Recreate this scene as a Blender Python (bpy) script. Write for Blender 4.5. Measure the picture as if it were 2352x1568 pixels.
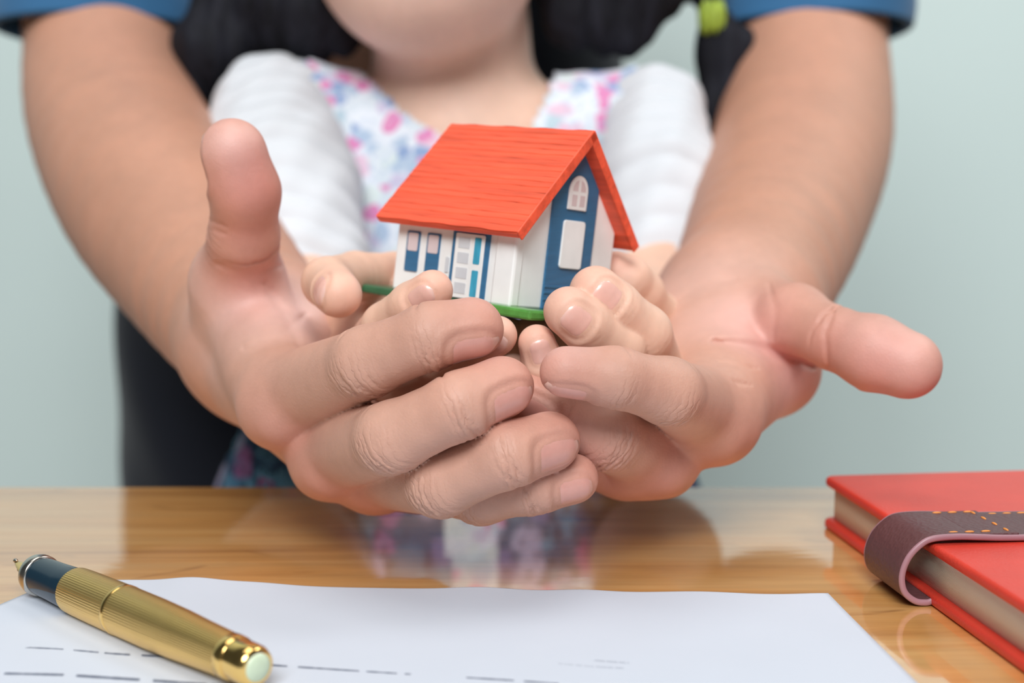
import bpy, bmesh, math, random
import numpy as np
from mathutils import Vector, Matrix
random.seed(7); RNG = np.random.default_rng(7)
S = bpy.context.scene
COL = S.collection
for o in list(bpy.data.objects): bpy.data.objects.remove(o)

# ------------------------------------------------------------------ camera
PITCH = math.radians(7.6)
FPX = 50 / 36 * 2352                     # focal length in photograph pixels
CAM = np.array([0.0, 0.0, 111.0])        # millimetres, table top is z = 0
FW = np.array([0.0, math.cos(PITCH), -math.sin(PITCH)])
UPV = np.array([0.0, math.sin(PITCH), math.cos(PITCH)])
cam_d = bpy.data.cameras.new('camera'); cam = bpy.data.objects.new('camera', cam_d); COL.objects.link(cam)
cam.location = (0, 0, .111); cam.rotation_euler = (math.pi / 2 - PITCH, 0, 0)
cam_d.lens = 50; cam_d.sensor_width = 36; cam_d.clip_start = .01; cam_d.clip_end = 30
cam_d.dof.use_dof = True; cam_d.dof.focus_distance = .350; cam_d.dof.aperture_fstop = 8.5
S.camera = cam

# ------------------------------------------------------------------ world, lights, exposure
W = bpy.data.worlds.new('world'); S.world = W; W.use_nodes = True
W.node_tree.nodes['Background'].inputs[0].default_value = (.80, .90, .95, 1)
W.node_tree.nodes['Background'].inputs[1].default_value = .08
def area(name, loc, target, size, energy, color):
    l = bpy.data.lights.new(name, 'AREA'); l.shape = 'RECTANGLE'; l.size = size[0]; l.size_y = size[1]
    l.energy = energy; l.color = color
    o = bpy.data.objects.new(name, l); COL.objects.link(o); o.location = loc
    o.rotation_euler = (Vector(target) - Vector(loc)).to_track_quat('-Z', 'Y').to_euler()
    return o
area('ceiling_panel', (-.1, .35, 1.9), (0, .5, 0), (1.5, 1.0), 20, (1, .97, .93))
area('window_daylight', (-.2, -2.5, 2.6), (0, .6, .05), (2.0, 1.5), 236, (.96, .985, 1))
area('added_wall_fill', (1.2, .75, 1.5), (.7, 1.5, .3), (.7, .5), 15, (.98, .99, 1))  # last one: added fill that brightens the back wall, no actual fixture
S.view_settings.view_transform = 'Standard'; S.view_settings.look = 'None'
S.view_settings.exposure = -0.55; S.view_settings.gamma = 1.0; S.view_settings.use_curve_mapping = False

# ------------------------------------------------------------------ helpers
def P(px, py, D):
    """a point of the place from its measured direction and distance (mm)"""
    return CAM + D * (FW + (px - 1176) / FPX * np.array([1., 0, 0]) - (py - 784) / FPX * UPV)
def PZ(px, py, z):
    v = (py - 784) / FPX
    return P(px, py, (111 - z) / (v * math.cos(PITCH) + math.sin(PITCH)))
def VC(x, y, t):
    """direction: right, up, towards the viewer's side"""
    v = x * np.array([1., 0, 0]) + y * UPV - t * FW
    return v / np.linalg.norm(v)
def nrm(v):
    v = np.asarray(v, float); return v / np.linalg.norm(v)
def lin(c):
    return tuple(((x / 255) / 12.92 if x / 255 <= .04045 else ((x / 255 + .055) / 1.055) ** 2.4) for x in c) + (1,)

def tag(o, label=None, cat=None, group=None, kind=None):
    if label: o['label'] = label
    if cat: o['category'] = cat
    if group: o['group'] = group
    if kind: o['kind'] = kind
    return o
def empty(name, loc=(0, 0, 0)):
    o = bpy.data.objects.new(name, None); COL.objects.link(o); o.location = loc; o.empty_display_size = .02
    return o
def mesh_obj(name, verts, faces, mat, parent=None, smooth=True, scale=.001):
    me = bpy.data.meshes.new(name)
    v = np.asarray(verts, float) * scale
    if parent is not None: v = v - np.array(parent_loc(parent))
    if isinstance(faces, np.ndarray):
        n, k = faces.shape
        me.vertices.add(len(v)); me.vertices.foreach_set('co', v.astype(np.float32).ravel())
        me.loops.add(n * k); me.loops.foreach_set('vertex_index', faces.astype(np.int32).ravel())
        me.polygons.add(n); me.polygons.foreach_set('loop_start', np.arange(0, n * k, k, dtype=np.int32))
        me.polygons.foreach_set('loop_total', np.full(n, k, dtype=np.int32))
        me.update(calc_edges=True); me.validate()
    else:
        me.from_pydata(v.tolist(), [], faces); me.update()
    me.polygons.foreach_set('use_smooth', np.full(len(me.polygons), smooth))
    me.materials.append(mat)
    o = bpy.data.objects.new(name, me); COL.objects.link(o)
    if parent is not None: o.parent = parent
    return o
def parent_loc(p):
    l = np.zeros(3)
    while p is not None:
        l = l + np.array(p.location); p = p.parent
    return l
def attr(o, name, vals):
    a = o.data.attributes.new(name, 'FLOAT', 'POINT'); a.data.foreach_set('value', np.asarray(vals, np.float32))
def bm_obj(name, bm, mat, parent=None, smooth=False, bevel=0, seg=2):
    me = bpy.data.meshes.new(name)
    if parent is not None:
        l = parent_loc(parent)
        for v in bm.verts: v.co -= Vector(l)
    bm.normal_update(); bm.to_mesh(me); bm.free(); me.materials.append(mat)
    me.polygons.foreach_set('use_smooth', np.full(len(me.polygons), smooth))
    o = bpy.data.objects.new(name, me); COL.objects.link(o)
    if parent is not None: o.parent = parent
    if bevel:
        m = o.modifiers.new('bevel', 'BEVEL'); m.width = bevel; m.segments = seg; m.limit_method = 'ANGLE'
    return o
def box_bm(lo, hi, M=None, bm=None, sc=.001):
    bm = bm or bmesh.new()
    r = bmesh.ops.create_cube(bm, size=1)
    for v in r['verts']:
        c = Vector([lo[i] + (v.co[i] + .5) * (hi[i] - lo[i]) for i in range(3)])
        v.co = (M @ c if M else c) * sc
    return bm
def prism_bm(poly, M, d0, d1, bm=None, sc=.001):
    """polygon in local (x,y), extruded in local z from d0 to d1, matrix M to world mm"""
    bm = bm or bmesh.new(); n = len(poly)
    a = [bm.verts.new((M @ Vector((x, y, d0))) * sc) for x, y in poly]
    b = [bm.verts.new((M @ Vector((x, y, d1))) * sc) for x, y in poly]
    bm.faces.new(a[::-1]); bm.faces.new(b)
    for i in range(n): bm.faces.new((a[i], a[(i + 1) % n], b[(i + 1) % n], b[i]))
    bmesh.ops.recalc_face_normals(bm, faces=bm.faces)
    return bm
def lathe(name, prof, origin, axis, mat, parent=None, seg=48, smooth=True, up=(0, 0, 1)):
    a = nrm(axis); u = nrm(np.cross(up, a)); w = np.cross(a, u)
    V = []; Fc = []
    for t, r in prof:
        for i in range(seg):
            an = 2 * math.pi * i / seg
            V.append(origin + a * t + r * (math.cos(an) * u + math.sin(an) * w))
    for j in range(len(prof) - 1):
        for i in range(seg):
            i2 = (i + 1) % seg
            Fc.append((j * seg + i, j * seg + i2, (j + 1) * seg + i2, (j + 1) * seg + i))
    Fc.append(tuple(range(seg))[::-1]); Fc.append(tuple((len(prof) - 1) * seg + i for i in range(seg)))
    o = mesh_obj(name, V, Fc, mat, parent, smooth)
    m = o.modifiers.new('edge', 'EDGE_SPLIT'); m.split_angle = math.radians(50)
    return o

# ------------------------------------------------------------------ materials
class NT:
    def __init__(s, name):
        s.m = bpy.data.materials.new(name); s.m.use_nodes = True; s.t = s.m.node_tree; s.b = s.t.nodes['Principled BSDF']
    def n(s, typ, **kw):
        x = s.t.nodes.new(typ)
        for k, v in kw.items():
            if k.startswith('i_'): x.inputs[k[2:].replace('_', ' ')].default_value = v
            else: setattr(x, k, v)
        return x
    def l(s, a, b): s.t.links.new(a, b)
    def set(s, **kw):
        for k, v in kw.items(): s.b.inputs[k.replace('_', ' ')].default_value = v
        return s
    def coords(s, scale=(1, 1, 1), rot=(0, 0, 0)):
        c = s.n('ShaderNodeTexCoord'); m = s.n('ShaderNodeMapping'); m.inputs['Scale'].default_value = scale
        m.inputs['Rotation'].default_value = rot
        s.l(c.outputs['Object'], m.inputs['Vector']); return m.outputs[0]
    def noise(s, vec, scale, detail=4, rough=.5, dist=0):
        x = s.n('ShaderNodeTexNoise'); x.inputs['Scale'].default_value = scale; x.inputs['Detail'].default_value = detail
        x.inputs['Roughness'].default_value = rough; x.inputs['Distortion'].default_value = dist
        if vec is not None: s.l(vec, x.inputs['Vector'])
        return x
    def ramp(s, fac, stops):
        r = s.n('ShaderNodeValToRGB'); e = r.color_ramp.elements
        while len(e) < len(stops): e.new(.5)
        for i, (p, c) in enumerate(stops): e[i].position = p; e[i].color = c if len(c) == 4 else tuple(c) + (1,)
        s.l(fac, r.inputs[0]); return r
    def mix(s, a, b, fac, mode='MIX'):
        x = s.n('ShaderNodeMix', data_type='RGBA', blend_type=mode)
        for sock, v in ((x.inputs[6], a), (x.inputs[7], b), (x.inputs[0], fac)):
            if hasattr(v, 'links'): s.l(v, sock)
            else: sock.default_value = v
        return x.outputs[2]
    def bump(s, h, strength=.3, dist=.001, prev=None):
        x = s.n('ShaderNodeBump'); x.inputs['Strength'].default_value = strength; x.inputs['Distance'].default_value = dist
        s.l(h, x.inputs['Height'])
        if prev is not None: s.l(prev, x.inputs['Normal'])
        s.l(x.outputs[0], s.b.inputs['Normal']); return x.outputs[0]
    def attr(s, name):
        x = s.n('ShaderNodeAttribute'); x.attribute_name = name; return x.outputs['Fac']
    def col(s, c): s.l(c, s.b.inputs['Base Color'])

def plain(name, rgb, rough=.5, bumps=None, var=.06, vscale=60, **kw):
    m = NT(name); v = m.coords()
    n = m.noise(v, vscale, 5)
    c = lin(rgb); d = tuple(x * (1 - var) for x in c[:3]) + (1,); e = tuple(min(1, x * (1 + var)) for x in c[:3]) + (1,)
    m.col(m.ramp(n.outputs[0], [(.3, d), (.7, e)]).outputs[0]); m.set(Roughness=rough, **kw)
    if bumps:
        b = m.noise(v, bumps[0], 4); m.bump(b.outputs[0], bumps[1], bumps[2])
    return m.m

def skin(name, base, red, pale, sss=.12, rough=.54, fine=1.0, lines=False):
    m = NT(name); v = m.coords()
    big = m.noise(v, 45, 4, .55); mot = m.noise(v, 240, 3, .6)
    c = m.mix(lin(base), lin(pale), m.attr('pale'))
    c = m.mix(c, lin(red), m.attr('red'))
    k = m.ramp(big.outputs[0], [(.3, (.93, .93, .94)), (.7, (1.06, 1.03, 1.03))]).outputs[0]
    c = m.mix(c, k, 1.0, 'MULTIPLY')
    k2 = m.ramp(mot.outputs[0], [(.3, (.965, .955, .95)), (.7, (1.03, 1.02, 1.02))]).outputs[0]
    c = m.mix(c, k2, 1.0, 'MULTIPLY'); m.col(c)
    m.set(Roughness=rough, Subsurface_Weight=sss, Subsurface_Scale=.0015, Specular_IOR_Level=.42)
    m.b.inputs['Subsurface Radius'].default_value = (1, .38, .2)
    vo = m.n('ShaderNodeTexVoronoi'); vo.inputs['Scale'].default_value = 1500; m.l(v, vo.inputs['Vector'])
    fn = m.noise(v, 900, 3, .6)
    p = m.bump(vo.outputs[0], .14 * fine, .0003)
    p = m.bump(fn.outputs[0], .14 * fine, .0004, p)
    if lines:
        # crossing skin lines over the finger joints, in millimetres along the finger
        w1 = m.noise(v, 260, 2, .5); w2 = m.noise(v, 900, 2, .5)
        a = m.n('ShaderNodeMath', operation='MULTIPLY_ADD'); m.l(w1.outputs[0], a.inputs[0]); a.inputs[1].default_value = 3.4; m.l(m.attr('ws'), a.inputs[2])
        a2 = m.n('ShaderNodeMath', operation='MULTIPLY_ADD'); m.l(w2.outputs[0], a2.inputs[0]); a2.inputs[1].default_value = .7; m.l(a.outputs[0], a2.inputs[2])
        f = m.n('ShaderNodeMath', operation='MULTIPLY'); m.l(a2.outputs[0], f.inputs[0]); f.inputs[1].default_value = math.pi / 1.6
        sn = m.n('ShaderNodeMath', operation='SINE'); m.l(f.outputs[0], sn.inputs[0])
        ab = m.n('ShaderNodeMath', operation='ABSOLUTE'); m.l(sn.outputs[0], ab.inputs[0])
        pw = m.n('ShaderNodeMath', operation='POWER'); m.l(ab.outputs[0], pw.inputs[0]); pw.inputs[1].default_value = .45
        hh = m.n('ShaderNodeMath', operation='MULTIPLY'); m.l(pw.outputs[0], hh.inputs[0]); m.l(m.attr('wm'), hh.inputs[1])
        m.bump(hh.outputs[0], .55, .00045, p)
    return m.m

M_SKIN_A = skin('adult_skin', (192, 144, 120), (202, 118, 108), (236, 204, 196), lines=True)
M_SKIN_C = skin('child_skin', (230, 192, 168), (226, 152, 134), (250, 224, 212), fine=.4)
def nail_mat(name, c0, c1):
    m = NT(name); r = m.ramp(m.attr('nv'), [(0, lin(c1)), (.12, lin(c0)), (.84, lin(c0)), (.93, lin(c1)), (1, lin(c1))])
    v = m.coords(); n = m.noise(v, 500, 2)
    m.col(m.mix(r.outputs[0], m.ramp(n.outputs[0], [(.3, (.96, .96, .96)), (.7, (1.02, 1.02, 1.02))]).outputs[0], 1, 'MULTIPLY'))
    m.set(Roughness=.26, Subsurface_Weight=.1, Subsurface_Scale=.0015); return m.m
M_NAIL_A = nail_mat('adult_nail', (210, 154, 142), (218, 174, 160))
M_NAIL_C = nail_mat('child_nail', (232, 182, 168), (236, 194, 182))

def wood():
    m = NT('varnished_wood'); v = m.coords((3.2, 34, 3))
    n1 = m.noise(v, 1.0, 7, .62, 1.1)
    v2 = m.coords((14, 260, 10)); n2 = m.noise(v2, 1.0, 4, .6, .3)
    v3 = m.coords((9, 22, 3)); n3 = m.noise(v3, 1.0, 3, .5, 2.4)
    c = m.ramp(n1.outputs[0], [(.30, lin((184, 122, 60))), (.46, lin((224, 164, 92))), (.60, lin((234, 182, 114))), (.75, lin((214, 148, 78)))]).outputs[0]
    c = m.mix(c, m.ramp(n2.outputs[0], [(.32, (.82, .80, .78)), (.6, (1.05, 1.05, 1.05))]).outputs[0], .8, 'MULTIPLY')
    c = m.mix(c, m.ramp(n3.outputs[0], [(.26, (.45, .36, .30)), (.36, (1, 1, 1))]).outputs[0], .8, 'MULTIPLY')
    m.col(c)
    m.set(Roughness=.5, IOR=1.45)
    n4 = m.noise(m.coords((30, 90, 30)), 1, 3)
    b = m.n('ShaderNodeBump'); b.inputs['Strength'].default_value = .04; b.inputs['Distance'].default_value = .001
    m.l(n4.outputs[0], b.inputs['Height'])
    gl = m.n('ShaderNodeBsdfGlossy'); gl.inputs['Roughness'].default_value = .06; m.l(b.outputs[0], gl.inputs['Normal'])
    lw = m.n('ShaderNodeLayerWeight'); lw.inputs['Blend'].default_value = .5
    pw = m.n('ShaderNodeMath', operation='POWER'); m.l(lw.outputs['Facing'], pw.inputs[0]); pw.inputs[1].default_value = 2.6
    ma = m.n('ShaderNodeMath', operation='MULTIPLY_ADD', use_clamp=True); m.l(pw.outputs[0], ma.inputs[0]); ma.inputs[1].default_value = 1.05; ma.inputs[2].default_value = .04
    mx = m.n('ShaderNodeMixShader'); m.l(ma.outputs[0], mx.inputs[0]); m.l(m.b.outputs[0], mx.inputs[1]); m.l(gl.outputs[0], mx.inputs[2])
    m.l(mx.outputs[0], m.t.nodes['Material Output'].inputs[0])
    return m.m
M_WOOD = wood()
M_WALL = plain('painted_wall', (208, 224, 221), .85, (90, .1, .002), .015, 3)
M_FLOOR = plain('floor_vinyl', (120, 112, 104), .6, None, .1, 6)
M_PAPER = plain('white_paper', (200, 206, 217), .8, (260, .05, .0004), .012, 30)
M_INK = plain('print_ink', (96, 104, 124), .7)
M_INK_PALE = plain('pale_print_ink', (182, 188, 200), .7)
def leather(name, rgb, rough, sc, bs, coat=0):
    m = NT(name); v = m.coords(); vo = m.n('ShaderNodeTexVoronoi'); vo.inputs['Scale'].default_value = sc; m.l(v, vo.inputs['Vector'])
    n = m.noise(v, 60, 4); c = lin(rgb)
    m.col(m.ramp(n.outputs[0], [(.3, tuple(x * .92 for x in c[:3])), (.7, tuple(min(1, x * 1.06) for x in c[:3]))]).outputs[0])
    m.set(Roughness=rough); m.bump(vo.outputs[0], bs, .0004); return m.m
M_RED_LEATHER = leather('red_leather', (214, 62, 46), .42, 1500, .18)
M_BROWN_LEATHER = leather('brown_leather', (92, 58, 60), .5, 900, .4)
M_STRAP_EDGE = plain('strap_edge', (158, 116, 124), .38)
M_THREAD = plain('orange_thread', (226, 142, 66), .6)
def pages():
    m = NT('page_block'); v = m.coords((1, 1, 1)); w = m.n('ShaderNodeTexWave', wave_type='BANDS', bands_direction='Z')
    w.inputs['Scale'].default_value = 900; w.inputs['Distortion'].default_value = 1.5; m.l(v, w.inputs['Vector'])
    m.col(m.ramp(w.outputs[0], [(0, lin((206, 196, 176))), (1, lin((232, 224, 206)))]).outputs[0]); m.set(Roughness=.7)
    m.bump(w.outputs[0], .4, .0003); return m.m
M_PAGES = pages()
def gold(grid):
    m = NT('engraved_gold' if grid else 'polished_gold'); m.set(Metallic=1.0, Roughness=.30 if grid else .18)
    m.b.inputs['Base Color'].default_value = lin((252, 210, 128))
    return m
GM = gold(True)
def gold_grid():
    m = GM; uv = m.n('ShaderNodeAttribute'); uv.attribute_name = 'gt'
    ua = m.n('ShaderNodeAttribute'); ua.attribute_name = 'ga'
    def saw(sock, f):
        a = m.n('ShaderNodeMath', operation='MULTIPLY'); m.l(sock, a.inputs[0]); a.inputs[1].default_value = f
        s = m.n('ShaderNodeMath', operation='SINE'); m.l(a.outputs[0], s.inputs[0]); return s.outputs[0]
    a = saw(uv.outputs['Fac'], 2 * math.pi / .55); b = saw(ua.outputs['Fac'], 64)
    mx = m.n('ShaderNodeMath', operation='MAXIMUM'); m.l(a, mx.inputs[0]); m.l(b, mx.inputs[1])
    m.bump(b, .35, .00012)
    m.bump(a, .22, .00012, m.b.inputs['Normal'].links[0].from_socket)
gold_grid(); M_GOLD_GRID = GM.m; M_GOLD = gold(False).m
M_STEEL = plain('brushed_steel', (196, 192, 184), .25, Metallic=1.0)
M_GRIP = plain('dark_teal_plastic', (22, 44, 58), .16, None, .05)
M_NIB = plain('nib_dark', (36, 34, 34), .3, None, .05)
M_PEARL = plain('pearl_button', (206, 220, 190), .3, None, .12, 300)

M_ROOF = None
def painted(name, rgb, sc=(60, 60, 900), amt=.1, rough=.42, bump=.25, turn=0):
    m = NT(name); v = m.coords((1, 1, 1), (0, 0, turn))
    mp = m.n('ShaderNodeMapping'); mp.inputs['Scale'].default_value = sc; m.l(v, mp.inputs['Vector']); v = mp.outputs[0]; n = m.noise(v, 1.0, 4, .6); n2 = m.noise(m.coords(), 90, 3)
    c = lin(rgb)
    k = m.ramp(n.outputs[0], [(.3, tuple(x * (1 - amt) for x in c[:3])), (.65, tuple(min(1, x * (1 + amt * .6)) for x in c[:3]))]).outputs[0]
    m.col(m.mix(k, m.ramp(n2.outputs[0], [(.3, (.95, .95, .95)), (.7, (1.04, 1.04, 1.04))]).outputs[0], 1, 'MULTIPLY'))
    m.set(Roughness=rough); m.bump(n.outputs[0], bump, .0004); return m.m
M_ROOF = painted('red_painted_roof', (240, 92, 60), (22, 420, 420), .24, .42, .3, .71)
M_WHITE = painted('white_painted_resin', (246, 248, 246), (200, 200, 60), .02, .45, .15)
M_BLUE = painted('blue_painted_resin', (56, 112, 152), (60, 60, 800), .12, .42, .3)
M_CYAN = painted('turquoise_glass_paint', (70, 168, 200), (300, 300, 90), .25, .25, .1)
M_GREYP = painted('pale_grey_paint', (212, 216, 220), (200, 200, 200), .03, .5, .1)
M_PINKP = painted('pale_pink_paint', (222, 206, 206), (200, 200, 200), .03, .5, .1)
M_GREEN = painted('green_painted_base', (56, 104, 72), (200, 200, 200), .12, .4, .2)
M_GREEN2 = painted('bright_green_patch', (88, 152, 70), (300, 300, 300), .2, .3, .3)

def cloth(name, rgb, weave=1400, amt=.12, rough=.85, var=.08):
    m = NT(name); v = m.coords(); n = m.noise(v, 30, 4); f = m.noise(v, weave, 2)
    c = lin(rgb)
    k = m.ramp(n.outputs[0], [(.3, tuple(x * (1 - var) for x in c[:3])), (.7, tuple(min(1, x * (1 + var)) for x in c[:3]))]).outputs[0]
    m.col(k); m.set(Roughness=rough, Sheen_Weight=.15); m.bump(f.outputs[0], amt, .0008); return m.m
M_DENIM = cloth('blue_denim', (38, 96, 140))
M_NAVY = cloth('dark_navy_cloth', (24, 28, 40), rough=.95)
M_DRESS = cloth('white_cotton', (210, 214, 219), var=.02)
M_TROUSER = cloth('dark_trousers', (30, 32, 40))
M_SHOE = plain('black_shoe', (28, 26, 26), .4)
M_SHOE_W = plain('white_shoe', (220, 216, 214), .5)
def hair():
    m = NT('black_hair'); v = m.coords((260, 260, 14)); n = m.noise(v, 1.0, 3, .6, .3)
    m.col(m.ramp(n.outputs[0], [(.3, lin((14, 15, 20))), (.7, lin((32, 33, 42)))]).outputs[0]); m.set(Roughness=.75, Specular_IOR_Level=.2)
    m.bump(n.outputs[0], .2, .001); return m.m
M_HAIR = hair()
def floral(name, ground, cols, sc=135, dens=.60):
    m = NT(name); v = m.coords(); w = m.noise(v, 60, 2)
    vv = m.mix(v, w.outputs['Color'], .012)
    vo = m.n('ShaderNodeTexVoronoi'); vo.inputs['Scale'].default_value = sc; m.l(vv, vo.inputs['Vector'])
    sp = m.n('ShaderNodeSeparateColor'); m.l(vo.outputs['Color'], sp.inputs[0])
    st = [(i / len(cols), lin(c)) for i, c in enumerate(cols)]
    r = m.ramp(sp.outputs[0], st); r.color_ramp.interpolation = 'CONSTANT'
    ms = m.ramp(vo.outputs['Distance'], [(dens - .06, (1, 1, 1)), (dens + .06, (0, 0, 0))]).outputs[0]
    c = m.mix(lin(ground), r.outputs[0], ms)
    vo2 = m.n('ShaderNodeTexVoronoi'); vo2.inputs['Scale'].default_value = sc * 2.3; m.l(vv, vo2.inputs['Vector'])
    sp2 = m.n('ShaderNodeSeparateColor'); m.l(vo2.outputs['Color'], sp2.inputs[0])
    r2 = m.ramp(sp2.outputs[1], [(0, lin(cols[0])), (.3, lin(cols[2])), (.6, lin(ground)), (.8, lin(cols[3]))]); r2.color_ramp.interpolation = 'CONSTANT'
    ms2 = m.ramp(vo2.outputs['Distance'], [(.30, (.35, .35, .35)), (.46, (0, 0, 0))]).outputs[0]
    m.col(m.mix(c, r2.outputs[0], ms2)); m.set(Roughness=.85); return m.m
M_FLORAL = floral('floral_print', (226, 232, 240), [(176, 196, 218), (228, 196, 214), (214, 224, 232), (140, 164, 204), (218, 230, 228), (222, 136, 184), (184, 206, 216), (206, 198, 222)])
M_FLORAL_D = floral('blue_floral_print', (52, 80, 112), [(84, 130, 160), (160, 104, 152), (96, 144, 170), (40, 58, 96), (176, 168, 196), (160, 76, 128), (76, 116, 146), (116, 110, 156)], 80)
M_TIE = plain('yellow_green_band', (150, 172, 58), .6, (700, .6, .001), .2, 300)
M_LIP = plain('lip', (206, 128, 120), .4)
M_EYEW = plain('eye_white', (236, 236, 234), .2); M_EYEB = plain('iris', (40, 26, 20), .15)

# ------------------------------------------------------------------ implicit surfaces
def smin(a, b, k):
    h = np.maximum(k - np.abs(a - b), 0) / k
    return np.minimum(a, b) - h * h * k * .25
def seg(p, a, b, ra, rb):
    ba = b - a; L = max(float(ba @ ba), 1e-6)
    q = p - a.astype(p.dtype); t = np.clip(q @ (ba / L).astype(p.dtype), 0, 1)
    d = q - t[:, None] * ba.astype(p.dtype)
    return np.sqrt(np.einsum('ij,ij->i', d, d)) - (ra + (rb - ra) * t)
def ell(p, c, R, r):
    """ellipsoid: centre c, rows of R are axes, radii r"""
    q = (p - c) @ np.asarray(R).T
    k0 = np.linalg.norm(q / r, axis=1); k1 = np.linalg.norm(q / (np.asarray(r) ** 2), axis=1)
    return k0 * (k0 - 1) / np.maximum(k1, 1e-6)
def group(prims, k):
    def f(p):
        d = None
        for pr in prims:
            x = ell(p, *pr[1:]) if pr[0] == 'e' else seg(p, *pr[-4:])
            d = x if d is None else smin(d, x, k)
        return d
    return f
def S4(a, b, ra, rb): return ('s', np.asarray(a, float), np.asarray(b, float), ra, rb)

def surface(fn, lo, hi, h, keep=None, newton=2):
    lo = np.asarray(lo, float); hi = np.asarray(hi, float); B = 8; bs = B * h
    nb = np.ceil((hi - lo) / bs).astype(int)
    def ev(p):
        out = np.empty(len(p), np.float32)
        for i in range(0, len(p), 300000): out[i:i + 300000] = fn(p[i:i + 300000])
        return out
    # two coarse passes keep only blocks near the surface
    st = 4; nc = np.ceil(nb / st).astype(int)
    g = np.stack(np.meshgrid(*[np.arange(n) for n in nc], indexing='ij'), -1).reshape(-1, 3)
    d = ev((lo + (g + .5) * bs * st).astype(np.float32)); g = g[np.abs(d) < bs * st * 1.05 + 4]
    off = np.stack(np.meshgrid(*[np.arange(st)] * 3, indexing='ij'), -1).reshape(-1, 3)
    g = (g[:, None] * st + off[None]).reshape(-1, 3)
    d = ev((lo + (g + .5) * bs).astype(np.float32)); g = g[np.abs(d) < bs * 1.05 + 1.5]
    ax = np.arange(B + 1)
    co = np.stack(np.meshgrid(ax, ax, ax, indexing='ij'), -1)
    NX, NY, NZ = [int(n) * B * st + 8 for n in nc]
    verts = []; keys = []; edges = [[], [], []]
    for i in range(0, len(g), 400):
        gb = g[i:i + 400]
        gi = gb[:, None, None, None, :] * B + co[None]
        v = ev((lo + gi.reshape(-1, 3) * h).astype(np.float32)).reshape(len(gb), B + 1, B + 1, B + 1)
        s = v < 0
        c8 = np.stack([s[:, a:B + a, b:B + b, c:B + c] for a in (0, 1) for b in (0, 1) for c in (0, 1)], -1)
        cr = c8.any(-1) & ~c8.all(-1)
        w = np.argwhere(cr)
        if len(w):
            acc = np.zeros((len(w), 3)); cnt = np.zeros(len(w))
            cv = {(a, b, c): v[w[:, 0], w[:, 1] + a, w[:, 2] + b, w[:, 3] + c] for a in (0, 1) for b in (0, 1) for c in (0, 1)}
            for a in cv:
                for axi in range(3):
                    if a[axi] == 0:
                        b = list(a); b[axi] = 1; b = tuple(b)
                        m = (cv[a] < 0) != (cv[b] < 0)
                        t = np.where(m, cv[a] / np.where(m, cv[a] - cv[b], 1), 0)
                        pt = np.tile(np.array(a, float), (len(w), 1)); pt[:, axi] = t
                        acc += pt * m[:, None]; cnt += m
            gc = gb[w[:, 0]] * B + w[:, 1:]
            verts.append(lo + (gc + acc / cnt[:, None]) * h)
            keys.append((gc[:, 0] * NY + gc[:, 1]) * NZ + gc[:, 2])
        for axi in range(3):
            sl0 = [slice(None)] + [slice(0, B)] * 3; sl1 = list(sl0); sl1[axi + 1] = slice(1, B + 1)
            a = s[tuple(sl0)]; b = s[tuple(sl1)]
            e = np.argwhere(a != b)
            if len(e):
                edges[axi].append(np.c_[gb[e[:, 0]] * B + e[:, 1:], a[e[:, 0], e[:, 1], e[:, 2], e[:, 3]]])
    V = np.concatenate(verts); K = np.concatenate(keys)
    o = np.argsort(K); K = K[o]; V = V[o]
    Fs = []
    for axi in range(3):
        if not edges[axi]: continue
        e = np.concatenate(edges[axi]); c = e[:, :3]; sg = e[:, 3].astype(bool)
        u, w = (axi + 1) % 3, (axi + 2) % 3
        quad = []
        for du, dw in ((-1, -1), (0, -1), (0, 0), (-1, 0)):
            q = c.copy(); q[:, u] += du; q[:, w] += dw
            kk = (q[:, 0] * NY + q[:, 1]) * NZ + q[:, 2]
            ix = np.clip(np.searchsorted(K, kk), 0, len(K) - 1); ok = K[ix] == kk
            quad.append(np.where(ok, ix, -1))
        quad = np.stack(quad, 1); quad[~sg] = quad[~sg][:, ::-1]
        Fs.append(quad[(quad >= 0).all(1)])
    F = np.concatenate(Fs)
    def grad(p, e=.05):
        out = np.empty_like(p)
        for a in range(3):
            dp = np.zeros(3); dp[a] = e
            out[:, a] = (ev(p + dp) - ev(p - dp)) / (2 * e)
        return out
    for _ in range(newton):
        gr = grad(V); dd = ev(V); n2 = np.maximum((gr * gr).sum(1), .25)
        V2 = V - np.where(n2 > .6, np.clip(dd / n2, -.3 * h, .3 * h), 0)[:, None] * gr; ok = np.abs(ev(V2)) < np.abs(dd); V = np.where(ok[:, None], V2, V)
    # relax ragged vertices in the narrow clefts
    for _ in range(3):
        acc = np.zeros_like(V); cnt = np.zeros(len(V))
        for i in range(4):
            for j in (i - 1, (i + 1) % 4):
                for a in range(3): acc[:, a] += np.bincount(F[:, i], V[F[:, j], a], len(V))
                cnt += np.bincount(F[:, i], minlength=len(V))
        lap = acc / np.maximum(cnt, 1)[:, None] - V; bad = (np.linalg.norm(lap, axis=1) > .22 * h) & (cnt > 0)
        V[bad] += lap[bad] * .8
    if keep is not None:
        kp = keep(V); F = F[kp[F].all(1)]
        used = np.zeros(len(V), bool); used[F] = True
        remap = np.cumsum(used) - 1; V = V[used]; F = remap[F]
    return V, F
def join_meshes(parts):
    V = []; F = []; n = 0
    for v, f in parts: V.append(v); F.append(f + n); n += len(v)
    return np.concatenate(V), np.concatenate(F)
def bounds(pts, pad):
    p = np.array(pts); return p.min(0) - pad, p.max(0) + pad

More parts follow.
